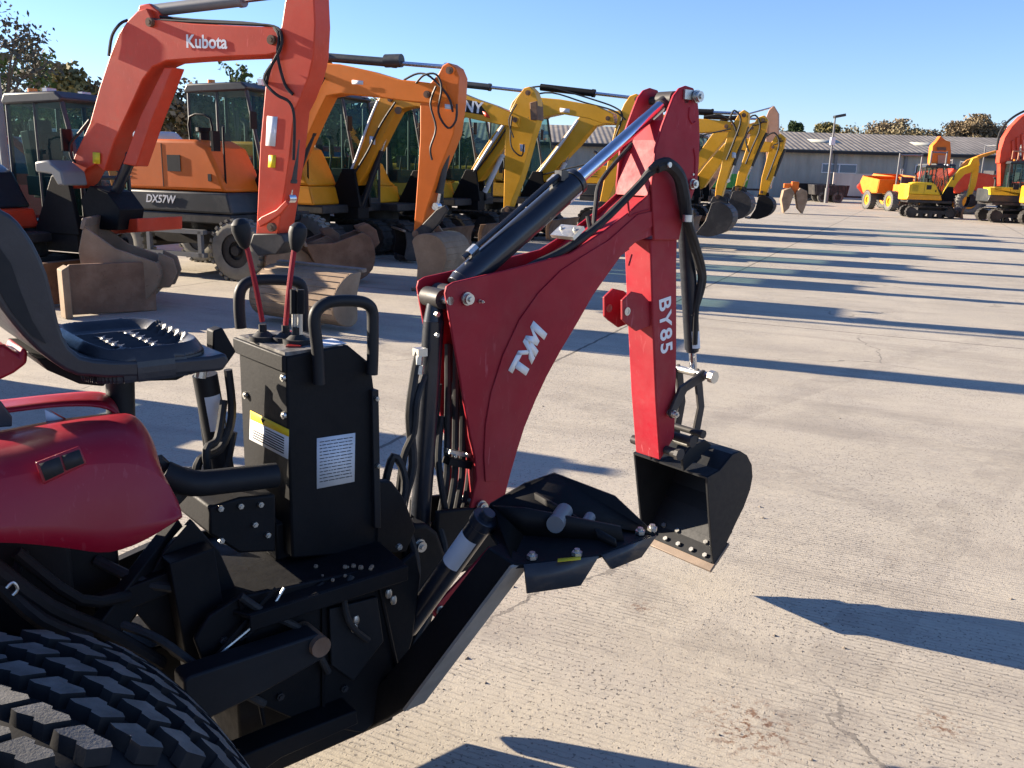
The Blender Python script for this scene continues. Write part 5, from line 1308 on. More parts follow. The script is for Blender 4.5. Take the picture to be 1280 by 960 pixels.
tubes(f, [[(656,116,-.1),(662,110,-.1),(680,108,-.1),(700,112,-.1),(740,124,-.1),(768,134,-.1),(778,145,-.14),(770,170,-.15),(762,200,-.14)],[(660,120,-.05),(690,116,-.1),(730,128,-.1),(766,138,-.16),(782,150,-.16)]], t, .018)
tubes(f, [[(632,152,-.16),(615,178,-.17),(598,205,-.17),(588,222,-.16)]], t, .035, M['label'], 'grease_pipe')
A = f.p(752, 262, 0); bucket_into(t, A.x, A.z, 0, .8, .85, 10, M['darksteel'], teeth=4)

PINS.append((t, f, [(592,222),(654,124),(760,148),(796,124)]))
# ---- 6
f = footframe(674, 222, 22.0); t = fthing(f, 'excavator', 'yellow excavator with a cream pipe down its limb, seen left of the crimson boom', 'excavator', ROWG)
body(t, M['oldyel'], 1.05, low=M['oldyel'], blade=True, eng=(-1.3, .3), ztop=1.6)
limb([(668,217),(685,196),(705,170),(722,149),(730,138),(745,136),(790,140),(840,144),(874,148),(914,152),(914,164),(874,166),(840,160),(790,156),(752,156),(742,158),(724,180),(700,205),(684,226),(672,228)], f, -.15, .15, 'boom', M['yel'], t)
limb([(919,150),(924,141),(930,137),(936,141),(935,155),(930,170),(922,186),(912,212),(906,232),(900,252),(893,252),(895,232),(901,210),(906,180),(912,160)], f, -.13, .13, 'dipper', M['yel'], t)
ram(f, (850, 139), (925, 142), .55, .07, t, M['black'], name='stick_ram'); ram(f, (688, 240), (716, 184), .65, .055, t, M['label'], name='boom_ram')
tubes(f, [[(722,150,-.16),(704,176,-.17),(686,200,-.17),(674,216,-.16)]], t, .035, M['label'], 'grease_pipe')
A = f.p(896, 254, 0); bucket_into(t, A.x, A.z, 0, .8, .95, -6, M['darksteel'], teeth=4)
PINS.append((t, f, [(676,222),(908,158),(930,144),(897,246)]))
# ---- 7
f = footframe(838, 236, 25.0); t = fthing(f, 'excavator', 'yellow excavator, its straight dipper between two others right of the crimson arm', 'excavator', ROWG)
body(t, M['yel'], 1.05, low=M['cabgrey'], blade=True, eng=(-1.3, .3), ztop=1.7)
limb([(832,232),(850,215),(872,193),(890,168),(900,158),(920,156),(942,154),(944,166),(925,168),(908,172),(895,188),(876,210),(852,236),(840,242)], f, -.15, .15, 'boom', M['yel'], t)
limb([(940,158),(947,147),(955,144),(960,150),(957,164),(950,178),(942,198),(934,218),(926,240),(918,238),(922,218),(929,198),(936,176)], f, -.14, .14, 'dipper', M['yel'], t)
ram(f, (880, 146), (952, 149), .55, .06, t, M['black'], name='stick_ram')
A = f.p(921, 240, 0); bucket_into(t, A.x, A.z, 0, .9, .98, -4, M['darksteel'], teeth=4)
PINS.append((t, f, [(940,160),(954,150),(922,236)]))
# ---- 8
f = footframe(868, 236, 28.5); t = fthing(f, 'excavator', 'farthest yellow excavator of the row, its dipper nearest the grey shed', 'excavator', ROWG)
body(t, M['yel'], 1.05, low=M['cabgrey'], blade=True, eng=(-1.3, .3), ztop=1.7)
limb([(862,232),(882,206),(905,180),(920,170),(950,176),(966,178),(966,190),(940,190),(920,186),(900,206),(880,234),(866,240)], f, -.15, .15, 'boom', M['yel'], t)
limb([(962,182),(969,170),(976,167),(982,172),(979,186),(973,200),(966,222),(957,244),(949,243),(952,222),(958,200)], f, -.15, .15, 'dipper', M['yel'], t)
A = f.p(952, 246, 0); bucket_into(t, A.x, A.z, 0, .9, .85, 0, M['black'], teeth=4)
PINS.append((t, f, [(966,184),(975,174),(952,240)]))
# ---- 9: pinkish headed arm behind
f = footframe(880, 236, 31.0); t = fthing(f, 'excavator', 'faded orange excavator behind the yellow row, a thin rod tied to its raised head', 'excavator', ROWG)
body(t, M['dorange'], 1.05, low=M['cabgrey'], blade=False, eng=(-1.3, .3), ztop=1.7)
M['faded'] = paint('faded_orange', (.52, .27, .16), .6, .5, (.35, .25, .2), .15, coat=0, scale=3)
limb([(874,236),(892,200),(920,160),(945,152),(962,156),(962,172),(945,170),(925,180),(905,210),(884,240)], f, -.15, .15, 'boom', M['faded'], t)
limb([(956,150),(961,138),(967,132),(973,142),(973,168),(970,200),(963,236),(957,236),(958,200),(957,170)], f, -.15, .15, 'dipper', M['faded'], t)
ram(f, (900, 152), (966, 134), .4, .05, t, M['black'], name='stick_ram')

def extras():
    t, f, _ = PINS[4]; ram(f, (798, 150), (764, 225), .7, .05, t, M['cabgrey'], name='bucket_ram')
    t, f, _ = PINS[5]; ram(f, (934, 158), (910, 226), .7, .05, t, M['cabgrey'], name='bucket_ram'); tubes(f, [[(912,148,-.17),(918,138,-.17),(926,150,-.18),(918,175,-.18),(908,200,-.16)],[(880,146,-.16),(900,144,-.16),(915,152,-.17),(922,170,-.17)]], t, .022)
    t, f, _ = PINS[6]; ram(f, (958, 166), (932, 224), .7, .05, t, M['cabgrey'], name='bucket_ram'); tubes(f, [[(930,152,-.17),(944,144,-.17),(950,160,-.18),(940,185,-.18),(932,205,-.16)],[(940,158,-.17),(932,172,-.18),(936,190,-.17)]], t, .024)
    t, f, _ = PINS[7]; ram(f, (981, 186), (962, 234), .7, .05, t, M['cabgrey'], name='bucket_ram'); tubes(f, [[(955,172,-.17),(968,166,-.17),(974,180,-.18),(966,205,-.18),(958,225,-.16)]], t, .026)
    for i, (a, b, w_, h_) in ((0, (116, 190, 9, 14)), (1, (556, 130, 10, 6)), (1, (440, 100, 14, 5)), (2, (462, 170, 7, 10)), (3, (650, 180, 6, 9)), (4, (700, 135, 12, 5)), (4, (776, 180, 6, 9)), (5, (915, 190, 5, 7))):
        t, f, _ = PINS[i]; y = -.156
        mb = MB(); mb.face([f.p(a, b, y), f.p(a + w_, b + 1, y), f.p(a + w_, b + h_ + 1, y), f.p(a, b + h_, y)]); mb.build('decal', M['yellowlab'] if i == 0 else M['label'], t, solid=.003)
    for i in range(1, 8):
        t, f, l_ = PINS[i]
        A = f.p(*l_[0], -.165); K_ = f.p(*l_[1], -.165)
        mb = MB(); mb.tube([A + Vector((0, -.01, .06)), A.lerp(K_, .35) + Vector((.05, -.012, .02)), A.lerp(K_, .7) + Vector((.05, -.01, 0)), K_ + Vector((.1, -.01, -.05))], .018, 6); mb.build('hose', M['rubber'], t)
def pins(fr, lst, par_name_t, y=-.155, r=.045):
    for a, b in lst:
        q = fr.p(a, b, y); mb = MB(); mb.cyl((q.x, y - .025, q.z), (q.x, y + .02, q.z), r, 14); mb.cyl((q.x, y - .035, q.z), (q.x, y - .02, q.z), r * .5, 8); mb.build('pivot_pin', M['rust'], par_name_t)
for o_, f_, l_ in PINS: pins(f_, l_, o_)
extras()
# ------------------------------------------------------------------ loose buckets on the ground
def loose_bucket(px, py, a, s, w_, rot, mat, label, teeth=0, name='digger_bucket'):
    g0 = G(px, py); f = Fr(g0.x, g0.y, a)
    base = [(-.05, .0), (.02, .045), (.10, .06), (.20, .04), (.30, .0), (.39, -.06), (.46, -.14), (.495, -.24), (.50, -.34), (.47, -.45), (.42, -.54), (.33, -.63), (.22, -.70), (.10, -.75), (-.02, -.78), (-.30, -.76), (-.12, -.42)]
    c, sn = math.cos(rad(rot)), math.sin(rad(rot))
    zmin = min(s * (a_ * sn + b_ * c) for a_, b_ in base) - .03
    t = fthing(f, name, label, 'bucket', 'loose buckets lying by the row')
    bucket_into(t, 0, -zmin + .01, 0, w_, s, rot, mat, name='shell', teeth=teeth)
    return t
loose_bucket(205, 384, 10, 1.0, .6, -100, M['earth'], 'grey brown bucket lying on its back beside the rusty blade', teeth=0)
loose_bucket(392, 404, 60, .62, 1.15, 190, M['earth'], 'wide brown ditching bucket behind the levers')
loose_bucket(408, 350, 20, .9, .55, -60, M['rust'], 'narrow rusty bucket with pale cheeks, left of its darker twin', teeth=4)
loose_bucket(452, 352, 20, 1.0, .55, -60, M['rust'], 'dark rusty bucket standing by the muddy track', teeth=4)
loose_bucket(340, 352, 30, .7, .6, 130, M['earth'], 'dusty bucket with oval holes under the red dipper')
loose_bucket(500, 326, 200, .55, .9, 200, M['darksteel'], 'small black bucket on the ground left of the orange dipper')
# separate rusty blade
g0 = G(140, 392); f = Fr(g0.x, g0.y, HEAD + 62); 
t = fthing(f, 'dozer_blade', 'rusty dozer blade plate standing on the ground below the red excavator', 'blade')
mb = MB(); mb.prism([(-.42, .02), (.46, .0), (.47, .50), (.42, .54), (-.38, .54), (-.42, .50)], -.03, .03); mb.build('plate', M['rust'], t, bevel=.01)
mb = MB(); mb.prism([(-.49, .0), (-.42, .0), (-.42, .54), (-.49, .50)], -.16, .04); mb.build('end_plate', M['earth'], t, bevel=.01)
g0 = G(990, 267); t = thing('sorting_grab', 'brown clamshell grab with two jaws standing apart before the shed', 'grab', g0, rad(-10))
for sx in (-1, 1):
    mb = MB(); mb.prism([(sx * .03, .95), (sx * .20, 1.18), (sx * .52, 1.05), (sx * .58, .62), (sx * .42, .02), (sx * .20, .25), (sx * .12, .6)], -.4, .4); mb.build('jaw', M['earth'], t, bevel=.02)
mb = MB(); mb.b2(-.16, .16, -.16, .16, .9, 1.45); mb.b2(-.5, .1, -.12, .12, 1.15, 1.35); mb.build('head', M['dorange'], t, bevel=.02)
# ------------------------------------------------------------------ long grey shed
def clad_mat(name, ca_, cb, period, axis=0, rough=.7, bm=.6):
    m, t, b, o = nt(name); co = objco(t); sx = t.nodes.new('ShaderNodeSeparateXYZ'); t.links.new(co, sx.inputs[0])
    w_ = mth(t, 'SINE', mth(t, 'MULTIPLY', sx.outputs[axis], 2 * math.pi / period))
    mp = t.nodes.new('ShaderNodeMapping'); mp.inputs['Scale'].default_value = (1.2, 1.2, .18); t.links.new(co, mp.inputs[0])
    n1 = noise(t, mp.outputs[0], 1.0, 6, .7); n2 = noise(t, co, .16, 4, .6)
    c = mixc(t, ramp(t, n1, [(.3, g4(0)), (.7, g4(1))]), ca_, cb)
    c = mixc(t, mth(t, 'MULTIPLY', ramp(t, n2, [(.4, g4(0)), (.65, g4(1))]), .5), c, tuple(v * .6 for v in ca_))
    t.links.new(c, b.inputs['Base Color']); b.inputs['Roughness'].default_value = rough
    bump(t, w_, bm, .05, b); return m
shedwall = clad_mat('shed_cladding', (.26, .255, .22), (.40, .39, .34), .9)
roofm = clad_mat('shed_roof', (.15, .13, .105), (.30, .27, .225), .45, bm=.35)
concw = clad_mat('concrete_wall', (.36, .31, .28), (.48, .43, .39), 6.0, bm=.1)
SX0, SX1, SY = -12.0, 78.0, 78.0
t = thing('shed', 'long grey shed with a stained corrugated roof and pale rooflights across the far end', 'shed', (SX0, SY, 0))
L = SX1 - SX0
mb = MB(); mb.b2(0, L, 0, 14, 0, 3.85); mb.build('wall', shedwall, t)
mb = MB(); mb.prism_x([(-.5, 3.84), (-.5, 4.0), (7, 5.75), (14.5, 4.0), (14.5, 3.84)], -.3, L + .3); rf = mb.build('roof', roofm, t)
mb = MB(); mb.b2(-.3, L + .3, -.62, -.50, 3.70, 3.93); mb.build('gutter', M['ink'], rf)
rnd = random.Random(4)
for k in range(10):
    x_ = 4 + k * 8.6 + rnd.uniform(-.8, .8); mb = MB(); y0_, y1_ = 2.4, 3.7
    zf = lambda y: 4.0 + (y + .5) / 7.5 * 1.75 + .02
    mb.face([(x_, y0_, zf(y0_)), (x_ + 2.6, y0_, zf(y0_)), (x_ + 2.6, y1_, zf(y1_)), (x_, y1_, zf(y1_))]); mb.build('rooflight', paint('rooflight_%d' % k, (.36, .36, .31), .5, .5, (.3, .3, .25), .1, coat=0, scale=1) if k == 0 else bpy.data.materials['rooflight_0'], rf, solid=.03)
for k in range(15):
    x_ = 3 + k * 6.0; mb = MB(); mb.b2(x_, x_ + .25, -.18, -.002, 0, 3.84); mb.build('stanchion', M['grey'], t)
for x_, w_, z0_, z1_, mm in ((38, 3.0, 2.1, 2.9, M['bluglass']), (22, 3, 2.0, 3.0, M['bluglass']), (54, 3, 2, 3, M['bluglass']), (46, .8, .2, 3.0, M['interior']), (64, 4, 1.9, 3.0, M['bluglass'])):
    mb = MB(); mb.b2(x_, x_ + w_, -.10, -.02, z0_, z1_); wf = mb.build('window', M['label'], t)
    mb = MB(); nP = max(1, int(w_ / 1.1))
    for i in range(nP): mb.b2(x_ + .08 + i * w_ / nP, x_ - .06 + (i + 1) * w_ / nP, -.13, -.105, z0_ + .08, z1_ - .08)
    mb.build('pane', mm, wf)
t = thing('yard_wall', 'low pale concrete panel wall standing before the grey shed', 'wall', (25.8, 74, 0))
mb = MB(); mb.b2(0, 46, 0, .3, 0, 2.1); mb.build('panel', concw, t); mb = MB()
for k in range(12): mb.b2(k * 4 - .1, k * 4 + .1, -.12, -.002, 0, 2.15)
mb.build('wall_post', concw, t)

# lamp posts
def lamp_post(x, y, h, r, label, head=True):
    t = thing('lamp_post', label, 'lamp post', (x, y, 0))
    mb = MB(); mb.cyl((0, 0, 0), (0, 0, h), r, 14, r2=r * .6); mb.cyl((0, 0, 0), (0, 0, 1.0), r * 1.5, 14); mb.build('pole', M['grey'], t)
    if head:
        mb = MB(); mb.box((.28, 0, h + .05), (.75, .45, .18), Matrix.Rotation(rad(-12), 3, 'Y')); mb.build('lamp_head', M['cabgrey'], t, bevel=.04)
        mb = MB(); mb.box((0, 0, h - 1.6), (.3, .25, .5)); mb.build('junction_box', M['label'], t)
    return t
q = AT(1033, 246, 62); lamp_post(q.x, 62, 5.7, .09, 'tall thin grey lamp post rising before the shed')
q = AT(5, 190, 14); lamp_post(q.x, 14, 8, .065, 'grey post at the left edge beside the thin tree', head=False)

# ------------------------------------------------------------------ trees
def leaf_mat(name, a, b_):
    m, t, b, o = nt(name); ri = t.nodes.new('ShaderNodeNewGeometry').outputs['Random Per Island']
    c = mixc(t, ri, a, b_); n = noise(t, objco(t), .8, 3); c = mixc(t, mth(t, 'MULTIPLY', ramp(t, n, [(.4, g4(0)), (.6, g4(1))]), .5), c, tuple(v * .55 for v in a))
    t.links.new(c, b.inputs['Base Color']); b.inputs['Roughness'].default_value = .75; b.inputs['Specular IOR Level'].default_value = .2; return m
LM = {'dark': leaf_mat('leaf_dark', (.030, .055, .018), (.055, .085, .03)), 'olive': leaf_mat('leaf_olive', (.17, .15, .055), (.26, .22, .09)),
      'brown': leaf_mat('leaf_brown', (.22, .165, .095), (.28, .215, .13)), 'green': leaf_mat('leaf_green', (.06, .10, .025), (.12, .15, .045)), 'twig': leaf_mat('leaf_twig', (.12, .11, .085), (.08, .085, .06))}
bark = paint('bark', (.10, .08, .065), .9, .6, (.16, .14, .12), .3, coat=0, scale=3, bmp=.4)
def tree(x, y, h, rw, kind, label, seed, n=1500, leaf=.20, zc=.62, trunk=.10, sparse=0.0, group=None, flat=1.0):
    rnd = random.Random(seed); t = thing('tree', label, 'tree', (x, y, 0), 0, group)
    mb = MB(); mb.cyl((0, 0, 0), (0, 0, h * .45), trunk, 8, r2=trunk * .6); tips = []
    nb = 9
    for k in range(nb):
        a = 2 * math.pi * k / nb + rnd.uniform(-.4, .4); el = rnd.uniform(.35, 1.3); z0_ = h * rnd.uniform(.22, .45); Lb = rw * rnd.uniform(.7, 1.05)
        p1 = Vector((0, 0, z0_)); p3 = Vector((math.cos(a) * Lb * math.cos(el), math.sin(a) * Lb * math.cos(el), min(h * .92, z0_ + h * .5 * math.sin(el))))
        p2 = (p1 + p3) / 2 + Vector((0, 0, .06 * h)); mb.tube([p1, p2, p3], trunk * .28, 5, 3); tips.append(p3)
        for j in range(4):
            q = p2.lerp(p3, rnd.uniform(.2, 1)); e = q + Vector((rnd.gauss(0, 1), rnd.gauss(0, 1), rnd.uniform(.1, 1.2))).normalized() * rw * rnd.uniform(.25, .55); mb.tube([q, (q + e) / 2 + Vector((0, 0, .03 * h)), e], trunk * .12, 4, 2); tips.append(e)
    mb.build('trunk', bark, t)
    # clumps around the limb tips
    cl = [(tp, rw * rnd.uniform(.22, .42)) for tp in tips]
    for k in range(int(10 * flat)): cl.append((Vector((rnd.gauss(0, .42) * rw, rnd.gauss(0, .42) * rw, h * zc + rnd.gauss(0, .13) * h)), rw * rnd.uniform(.25, .45)))
    mb = MB()
    for i in range(n):
        c, r = rnd.choice(cl); dv = Vector((rnd.gauss(0, 1), rnd.gauss(0, 1), rnd.gauss(0, .8))).normalized() * r * rnd.random() ** (.45 if not sparse else .8)
        p = c + dv
        if p.z > h: p.z = h - rnd.random() * .1 * h
        if p.z < .12 * h: continue
        a1 = Vector((rnd.gauss(0, 1), rnd.gauss(0, 1), rnd.gauss(0, 1))).normalized(); a2 = a1.cross(Vector((rnd.gauss(0, 1), rnd.gauss(0, 1), rnd.gauss(0, 1)))).normalized()
        s_ = leaf * rnd.uniform(.6, 1.4); mb.face([p - a1 * s_ - a2 * s_ * .4, p + a1 * s_ * .2 - a2 * s_ * .6, p + a1 * s_ + a2 * s_ * .3, p - a1 * s_ * .1 + a2 * s_ * .6])
    mb.build('crown', LM[kind], t)
    return t
FG = 'trees beyond the shed roof'
def ftree(px, top, wpx, kind, label, seed, d=105, n=1500, **k):
    hz = 211 + (px - 640) * .03; P_ = AT(px, 200, d); h = (1.62 + (hz - top) / 1100 * d) * 1.05
    return tree(P_.x, d, h, wpx / 2 / 1100 * d * 1.15, kind, label, seed, n=int(n * 5.5), leaf=.13, group=FG, **k)
ftree(992, 154, 22, 'dark', 'small dark green pine like tree above the shed, right of the last dipper', 1, n=1800)
ftree(1004, 166, 14, 'dark', 'low dark bush above the shed roof beside the dark tree', 2, n=900)
ftree(1029, 155, 34, 'olive', 'rounded olive brown tree behind the thin lamp post', 3, n=2000)
ftree(1060, 161, 32, 'olive', 'low olive tree above the shed, right of the lamp post', 4, n=1500)
ftree(1103, 157, 48, 'brown', 'bare brown tree rising over the middle of the shed roof', 5, n=2200)
ftree(1136, 166, 30, 'olive', 'small olive bush right of the bare brown tree', 6, n=1200)
ftree(1165, 170, 44, 'brown', 'low tan scrub above the roof behind the folded orange arm', 7, n=1400)
ftree(1196, 160, 50, 'brown', 'tan bare tree left half of the tall brown mound', 8, n=1700)
ftree(1225, 153, 54, 'brown', 'tallest brown bare tree near the red arm', 9, n=2400)
ftree(1258, 164, 44, 'brown', 'brown bare tree behind the foot of the red arm', 10, n=1500)
# left background: hedge line and trees
LG = 'trees behind the row of excavators'
def ltree(px, top, wpx, kind, label, seed, d, n=1500, leaf=.2, **k):
    hz = 211 + (px - 640) * .03; P_ = AT(px, 200, d); h = 1.62 + (hz - top) / 1100 * d
    return tree(P_.x, d, h, wpx / 2 / 1100 * d, kind, label, seed, n=n, leaf=leaf, group=LG, **k)
ltree(10, 2, 130, 'twig', 'thin leafed bare tree at the left edge of the yard', 21, 26, n=1500, leaf=.075, sparse=1)
ltree(36, 60, 90, 'green', 'green tree behind the left dark cab', 22, 40, n=1700, leaf=.12)
ltree(90, 84, 90, 'olive', 'olive hedge tree between the left cab and the red boom', 23, 60, n=2400)
ltree(150, 86, 90, 'brown', 'brownish hedge tree behind the rising red boom', 24, 62, n=2200)
ltree(200, 84, 80, 'olive', 'olive tree seen under the red boom, left of the orange cab', 25, 62, n=2200)
ltree(246, 86, 80, 'brown', 'brown tree just above the orange machine roof', 26, 62, n=2200)
ltree(298, 72, 44, 'green', 'slender green sapling above the orange machine cab', 27, 36, n=900, leaf=.09, sparse=1)
ltree(330, 96, 70, 'olive', 'olive tree hidden behind the red dipper', 28, 60, n=2000)
ltree(395, 110, 90, 'dark', 'dark tree below the orange boom', 29, 52, n=2200)
ltree(446, 118, 80, 'dark', 'dense dark green tree between the orange and amber booms', 30, 50, n=3000)
ltree(500, 128, 80, 'green', 'green tree behind the amber boom knee', 31, 52, n=2400)
ltree(548, 140, 60, 'dark', 'dark tree behind the orange dipper', 32, 56, n=1800)
mb = MB(); rnd = random.Random(11)
for i in range(9000):
    x_ = rnd.uniform(-52, -3); y_ = 66 + rnd.uniform(-1.6, 1.6); z_ = rnd.uniform(0, 4.6 + 1.0 * math.sin(x_ * .5) + .7 * math.sin(x_ * 1.7)); p = Vector((x_, y_, z_))
    a1 = Vector((rnd.gauss(0, 1), rnd.gauss(0, 1), rnd.gauss(0, 1))).normalized(); a2 = a1.cross(Vector((rnd.gauss(0, 1), rnd.gauss(0, 1), rnd.gauss(0, 1)))).normalized(); s_ = rnd.uniform(.2, .42)
    mb.face([p - a1 * s_, p - a2 * s_ * .7, p + a1 * s_, p + a2 * s_ * .7])
hd = mb.build('hedge', leaf_mat('hedge_leaf', (.09, .085, .04), (.17, .14, .075))); tag(hd, 'long tangled brown and green hedge behind the parked excavators', 'hedge')

mb = MB(); rnd = random.Random(12)
for i in range(26000):
    x_ = rnd.uniform(28, 84); y_ = 100 + rnd.gauss(0, 1.2); top_ = 6.3 + .7 * math.sin(x_ * .35) + .5 * math.sin(x_ * .9 + 1) + .35 * math.sin(x_ * 2.3); z_ = rnd.uniform(3.2, top_ + abs(rnd.gauss(0, .22))); p = Vector((x_, y_, z_))
    a1 = Vector((rnd.gauss(0, 1), rnd.gauss(0, 1), rnd.gauss(0, 1))).normalized(); a2 = a1.cross(Vector((rnd.gauss(0, 1), rnd.gauss(0, 1), rnd.gauss(0, 1)))).normalized(); s_ = rnd.uniform(.08, .20)
    mb.face([p - a1 * s_, p - a2 * s_ * .7, p + a1 * s_, p + a2 * s_ * .7])
hd = mb.build('hedge', leaf_mat('scrub_leaf', (.15, .125, .07), (.23, .19, .11))); tag(hd, 'continuous low tan scrub line showing above the far shed roof', 'hedge')

# ------------------------------------------------------------------ silver van and small vehicles in the back
def van(x, y, a, L_, col, label, name='van', s=1.0):
    t = thing(name, label, 'van', (x, y, 0), rad(a))
    pr = [(-L_ / 2, .35), (-L_ / 2, 1.75), (-L_ / 2 + .15, 1.95), (L_ / 2 - 1.7, 1.98), (L_ / 2 - 1.0, 1.25), (L_ / 2 - .1, 1.02), (L_ / 2, .7), (L_ / 2, .35)]
    mb = MB(); mb.prism([(a_, b_ * s) for a_, b_ in pr], -.9, .9); b_ = mb.build('body', col, t, bevel=.09, seg=3)
    mb = MB()
    for yy in (-.905, .905): mb.face([(L_ / 2 - 2.4, yy, 1.25 * s), (L_ / 2 - 1.15, yy, 1.25 * s), (L_ / 2 - 1.72, yy, 1.82 * s), (L_ / 2 - 2.4, yy, 1.82 * s)]); mb.face([(-L_ / 2 + .3, yy, 1.25 * s), (L_ / 2 - 2.5, yy, 1.25 * s), (L_ / 2 - 2.5, yy, 1.82 * s), (-L_ / 2 + .3, yy, 1.82 * s)])
    mb.build('window', M['bluglass'], b_, solid=.01)
    mb = MB(); mb.face([(L_ / 2 - .98, -.78, 1.29 * s), (L_ / 2 - .98, .78, 1.29 * s), (L_ / 2 - 1.64, .7, 1.90 * s), (L_ / 2 - 1.64, -.7, 1.90 * s)]); mb.build('windscreen', M['bluglass'], b_, solid=.02)
    for xx in (-L_ / 2 + .8, L_ / 2 - .8):
        for yy in (-.82, .82):
            mb = MB(); mb.lathe((xx, yy, .33), (0, 1, 0), [(.17, -.1), (.30, -.11), (.33, -.08), (.33, .08), (.30, .11), (.17, .1)], 20); wv = mb.build('wheel', M['tyredark'], t); mb = MB(); mb.cyl((xx, yy - .09, .33), (xx, yy + .09, .33), .17, 16); mb.build('rim', M['silver'], wv)
    return t
q = AT(186, 170, 21); van(q.x, 21, 20, 4.6, M['silver'], 'silver van half hidden between the red boom and the orange cab', s=1.12)
q = AT(6, 190, 19); van(q.x, 19, 10, 4.4, paint('maroon', (.22, .02, .02), .3, .2, coat=.5), 'dark red van at the left edge behind the dark cab', s=1.0)
q = AT(400, 200, 30); van(q.x, 30, 20, 4.6, paint('maroon2', (.20, .03, .03), .35, .2, coat=.5), 'dark red van behind the amber engine cover', s=1.1)

# ------------------------------------------------------------------ site dumpers and the right hand row
DG = 'machines parked along the right side'
def dumper(x, y, a, s, col, label, rops=True):
    t = thing('site_dumper', label, 'dumper', (x, y, 0), rad(a), DG)
    mb = MB(); o_ = [(.15, .85), (.05, 1.45), (1.75, 1.60), (2.0, 1.30), (1.55, .80)]
    mb.prism([(a_ * s, b_ * s) for a_, b_ in o_], -.95 * s, -.91 * s); mb.prism([(a_ * s, b_ * s) for a_, b_ in o_], .91 * s, .95 * s)
    for i in (0, 2, 3, 4):
        p0, p1 = o_[i], o_[(i + 1) % 5]; A = Vector((p0[0] * s, 0, p0[1] * s)); B = Vector((p1[0] * s, 0, p1[1] * s)); slab(mb, A, B, -.93 * s, .93 * s, .05)
    sk = mb.build('skip', col, t, bevel=.01)
    mb = MB(); mb.b2(.02 * s, 1.8 * s, -.99 * s, -.93 * s, 1.42 * s, 1.52 * s); mb.build('skip_rim', M['rust'], sk)
    mb = MB(); mb.b2(-1.7 * s, 1.5 * s, -.35 * s, .35 * s, .45 * s, .75 * s); mb.build('chassis', M['darksteel'], t, bevel=.02)
    mb = MB(); mb.b2(-1.75 * s, -.7 * s, -.6 * s, .6 * s, .76 * s, 1.25 * s); mb.build('engine_cover', col, t, bevel=.06)
    mb = MB(); mb.b2(-.75 * s, -.3 * s, -.3 * s, .3 * s, 1.0 * s, 1.12 * s); mb.b2(-.85 * s, -.75 * s, -.3 * s, .3 * s, 1.1 * s, 1.6 * s); mb.build('seat', M['interior'], t, bevel=.03)
    mb = MB(); mb.cyl((-.2 * s, 0, 1.0 * s), (-.1 * s, 0, 1.45 * s), .03, 8); mb.ring((-.12 * s, 0, 1.45 * s), (-.4, 0, 1), .15 * s, .18 * s, .03); mb.build('steering_wheel', M['black'], t)
    if rops:
        mb = MB(); mb.tube([(-.9 * s, -.55 * s, .8 * s), (-.9 * s, -.55 * s, 2.5 * s), (-.9 * s, -.45 * s, 2.6 * s), (-.9 * s, .45 * s, 2.6 * s), (-.9 * s, .55 * s, 2.5 * s), (-.9 * s, .55 * s, .8 * s)], .045, 8, 2); mb.build('roll_bar', M['grey'], t)
    for xx in (1.05, -1.15):
        for yy in (-.82, .82): wheel(t, xx * s, yy * s, .46 * s, .36 * s, M['yel2'])
    return t
def at_g(px, py): q = G(px, py); return q.x, q.y
x_, y_ = at_g(1118, 263); dumper(x_, y_, 95, 1.15, M['borange'], 'orange brown dumper with an empty skip, left end of the right row')
x_, y_ = at_g(1106, 256); dumper(x_, y_, 150, .9, M['kred'], 'small red dumper peeking out behind the leftmost dumper')
x_, y_ = at_g(1158, 259); dumper(x_, y_, 170, 1.15, M['dorange'], 'orange dumper with a raised load between its neighbours')
x_, y_ = at_g(1210, 262); dumper(x_, y_, 195, 1.5, M['kred'], 'large orange red dumper with a tall skip behind the yellow boom')
x_, y_ = at_g(1143, 262); dumper(x_, y_, 120, 1.25, M['borange'], 'amber dumper squeezed behind the two orange ones')
x_, y_ = at_g(1236, 268); dumper(x_, y_, 170, 1.4, M['kred'], 'red dumper between the orange red skip and the yellow tail')
x_, y_ = at_g(1188, 256); dumper(x_, y_, 200, 1.2, M['yel2'], 'amber dumper behind the bent yellow boom')
# yellow midi excavator
f = footframe(1184, 249, 41.5, -12, .8); t = fthing(f, 'excavator', 'yellow excavator with its low boom bent over, in front of the orange red skip', 'excavator', DG)
body(t, M['bright'], .84, low=M['yel'], eng=(-1.3, .2), blade=True, ztop=1.9, y_near=-.9, x_foot=.8)
limb([(1175,250),(1180,238),(1190,222),(1200,211),(1212,206),(1216,198),(1223,196),(1225,206),(1219,214),(1206,218),(1197,228),(1188,242),(1182,252)], f, -.13, .13, 'boom', M['bright'], t)
limb([(1216,198),(1223,196),(1224,212),(1220,232),(1214,246),(1209,246),(1213,230),(1216,212)], f, -.11, .11, 'dipper', M['bright'], t)
A = f.p(1212, 246, 0); bucket_into(t, A.x, A.z, 0, .6, .6, 5, M['darksteel'], teeth=3)
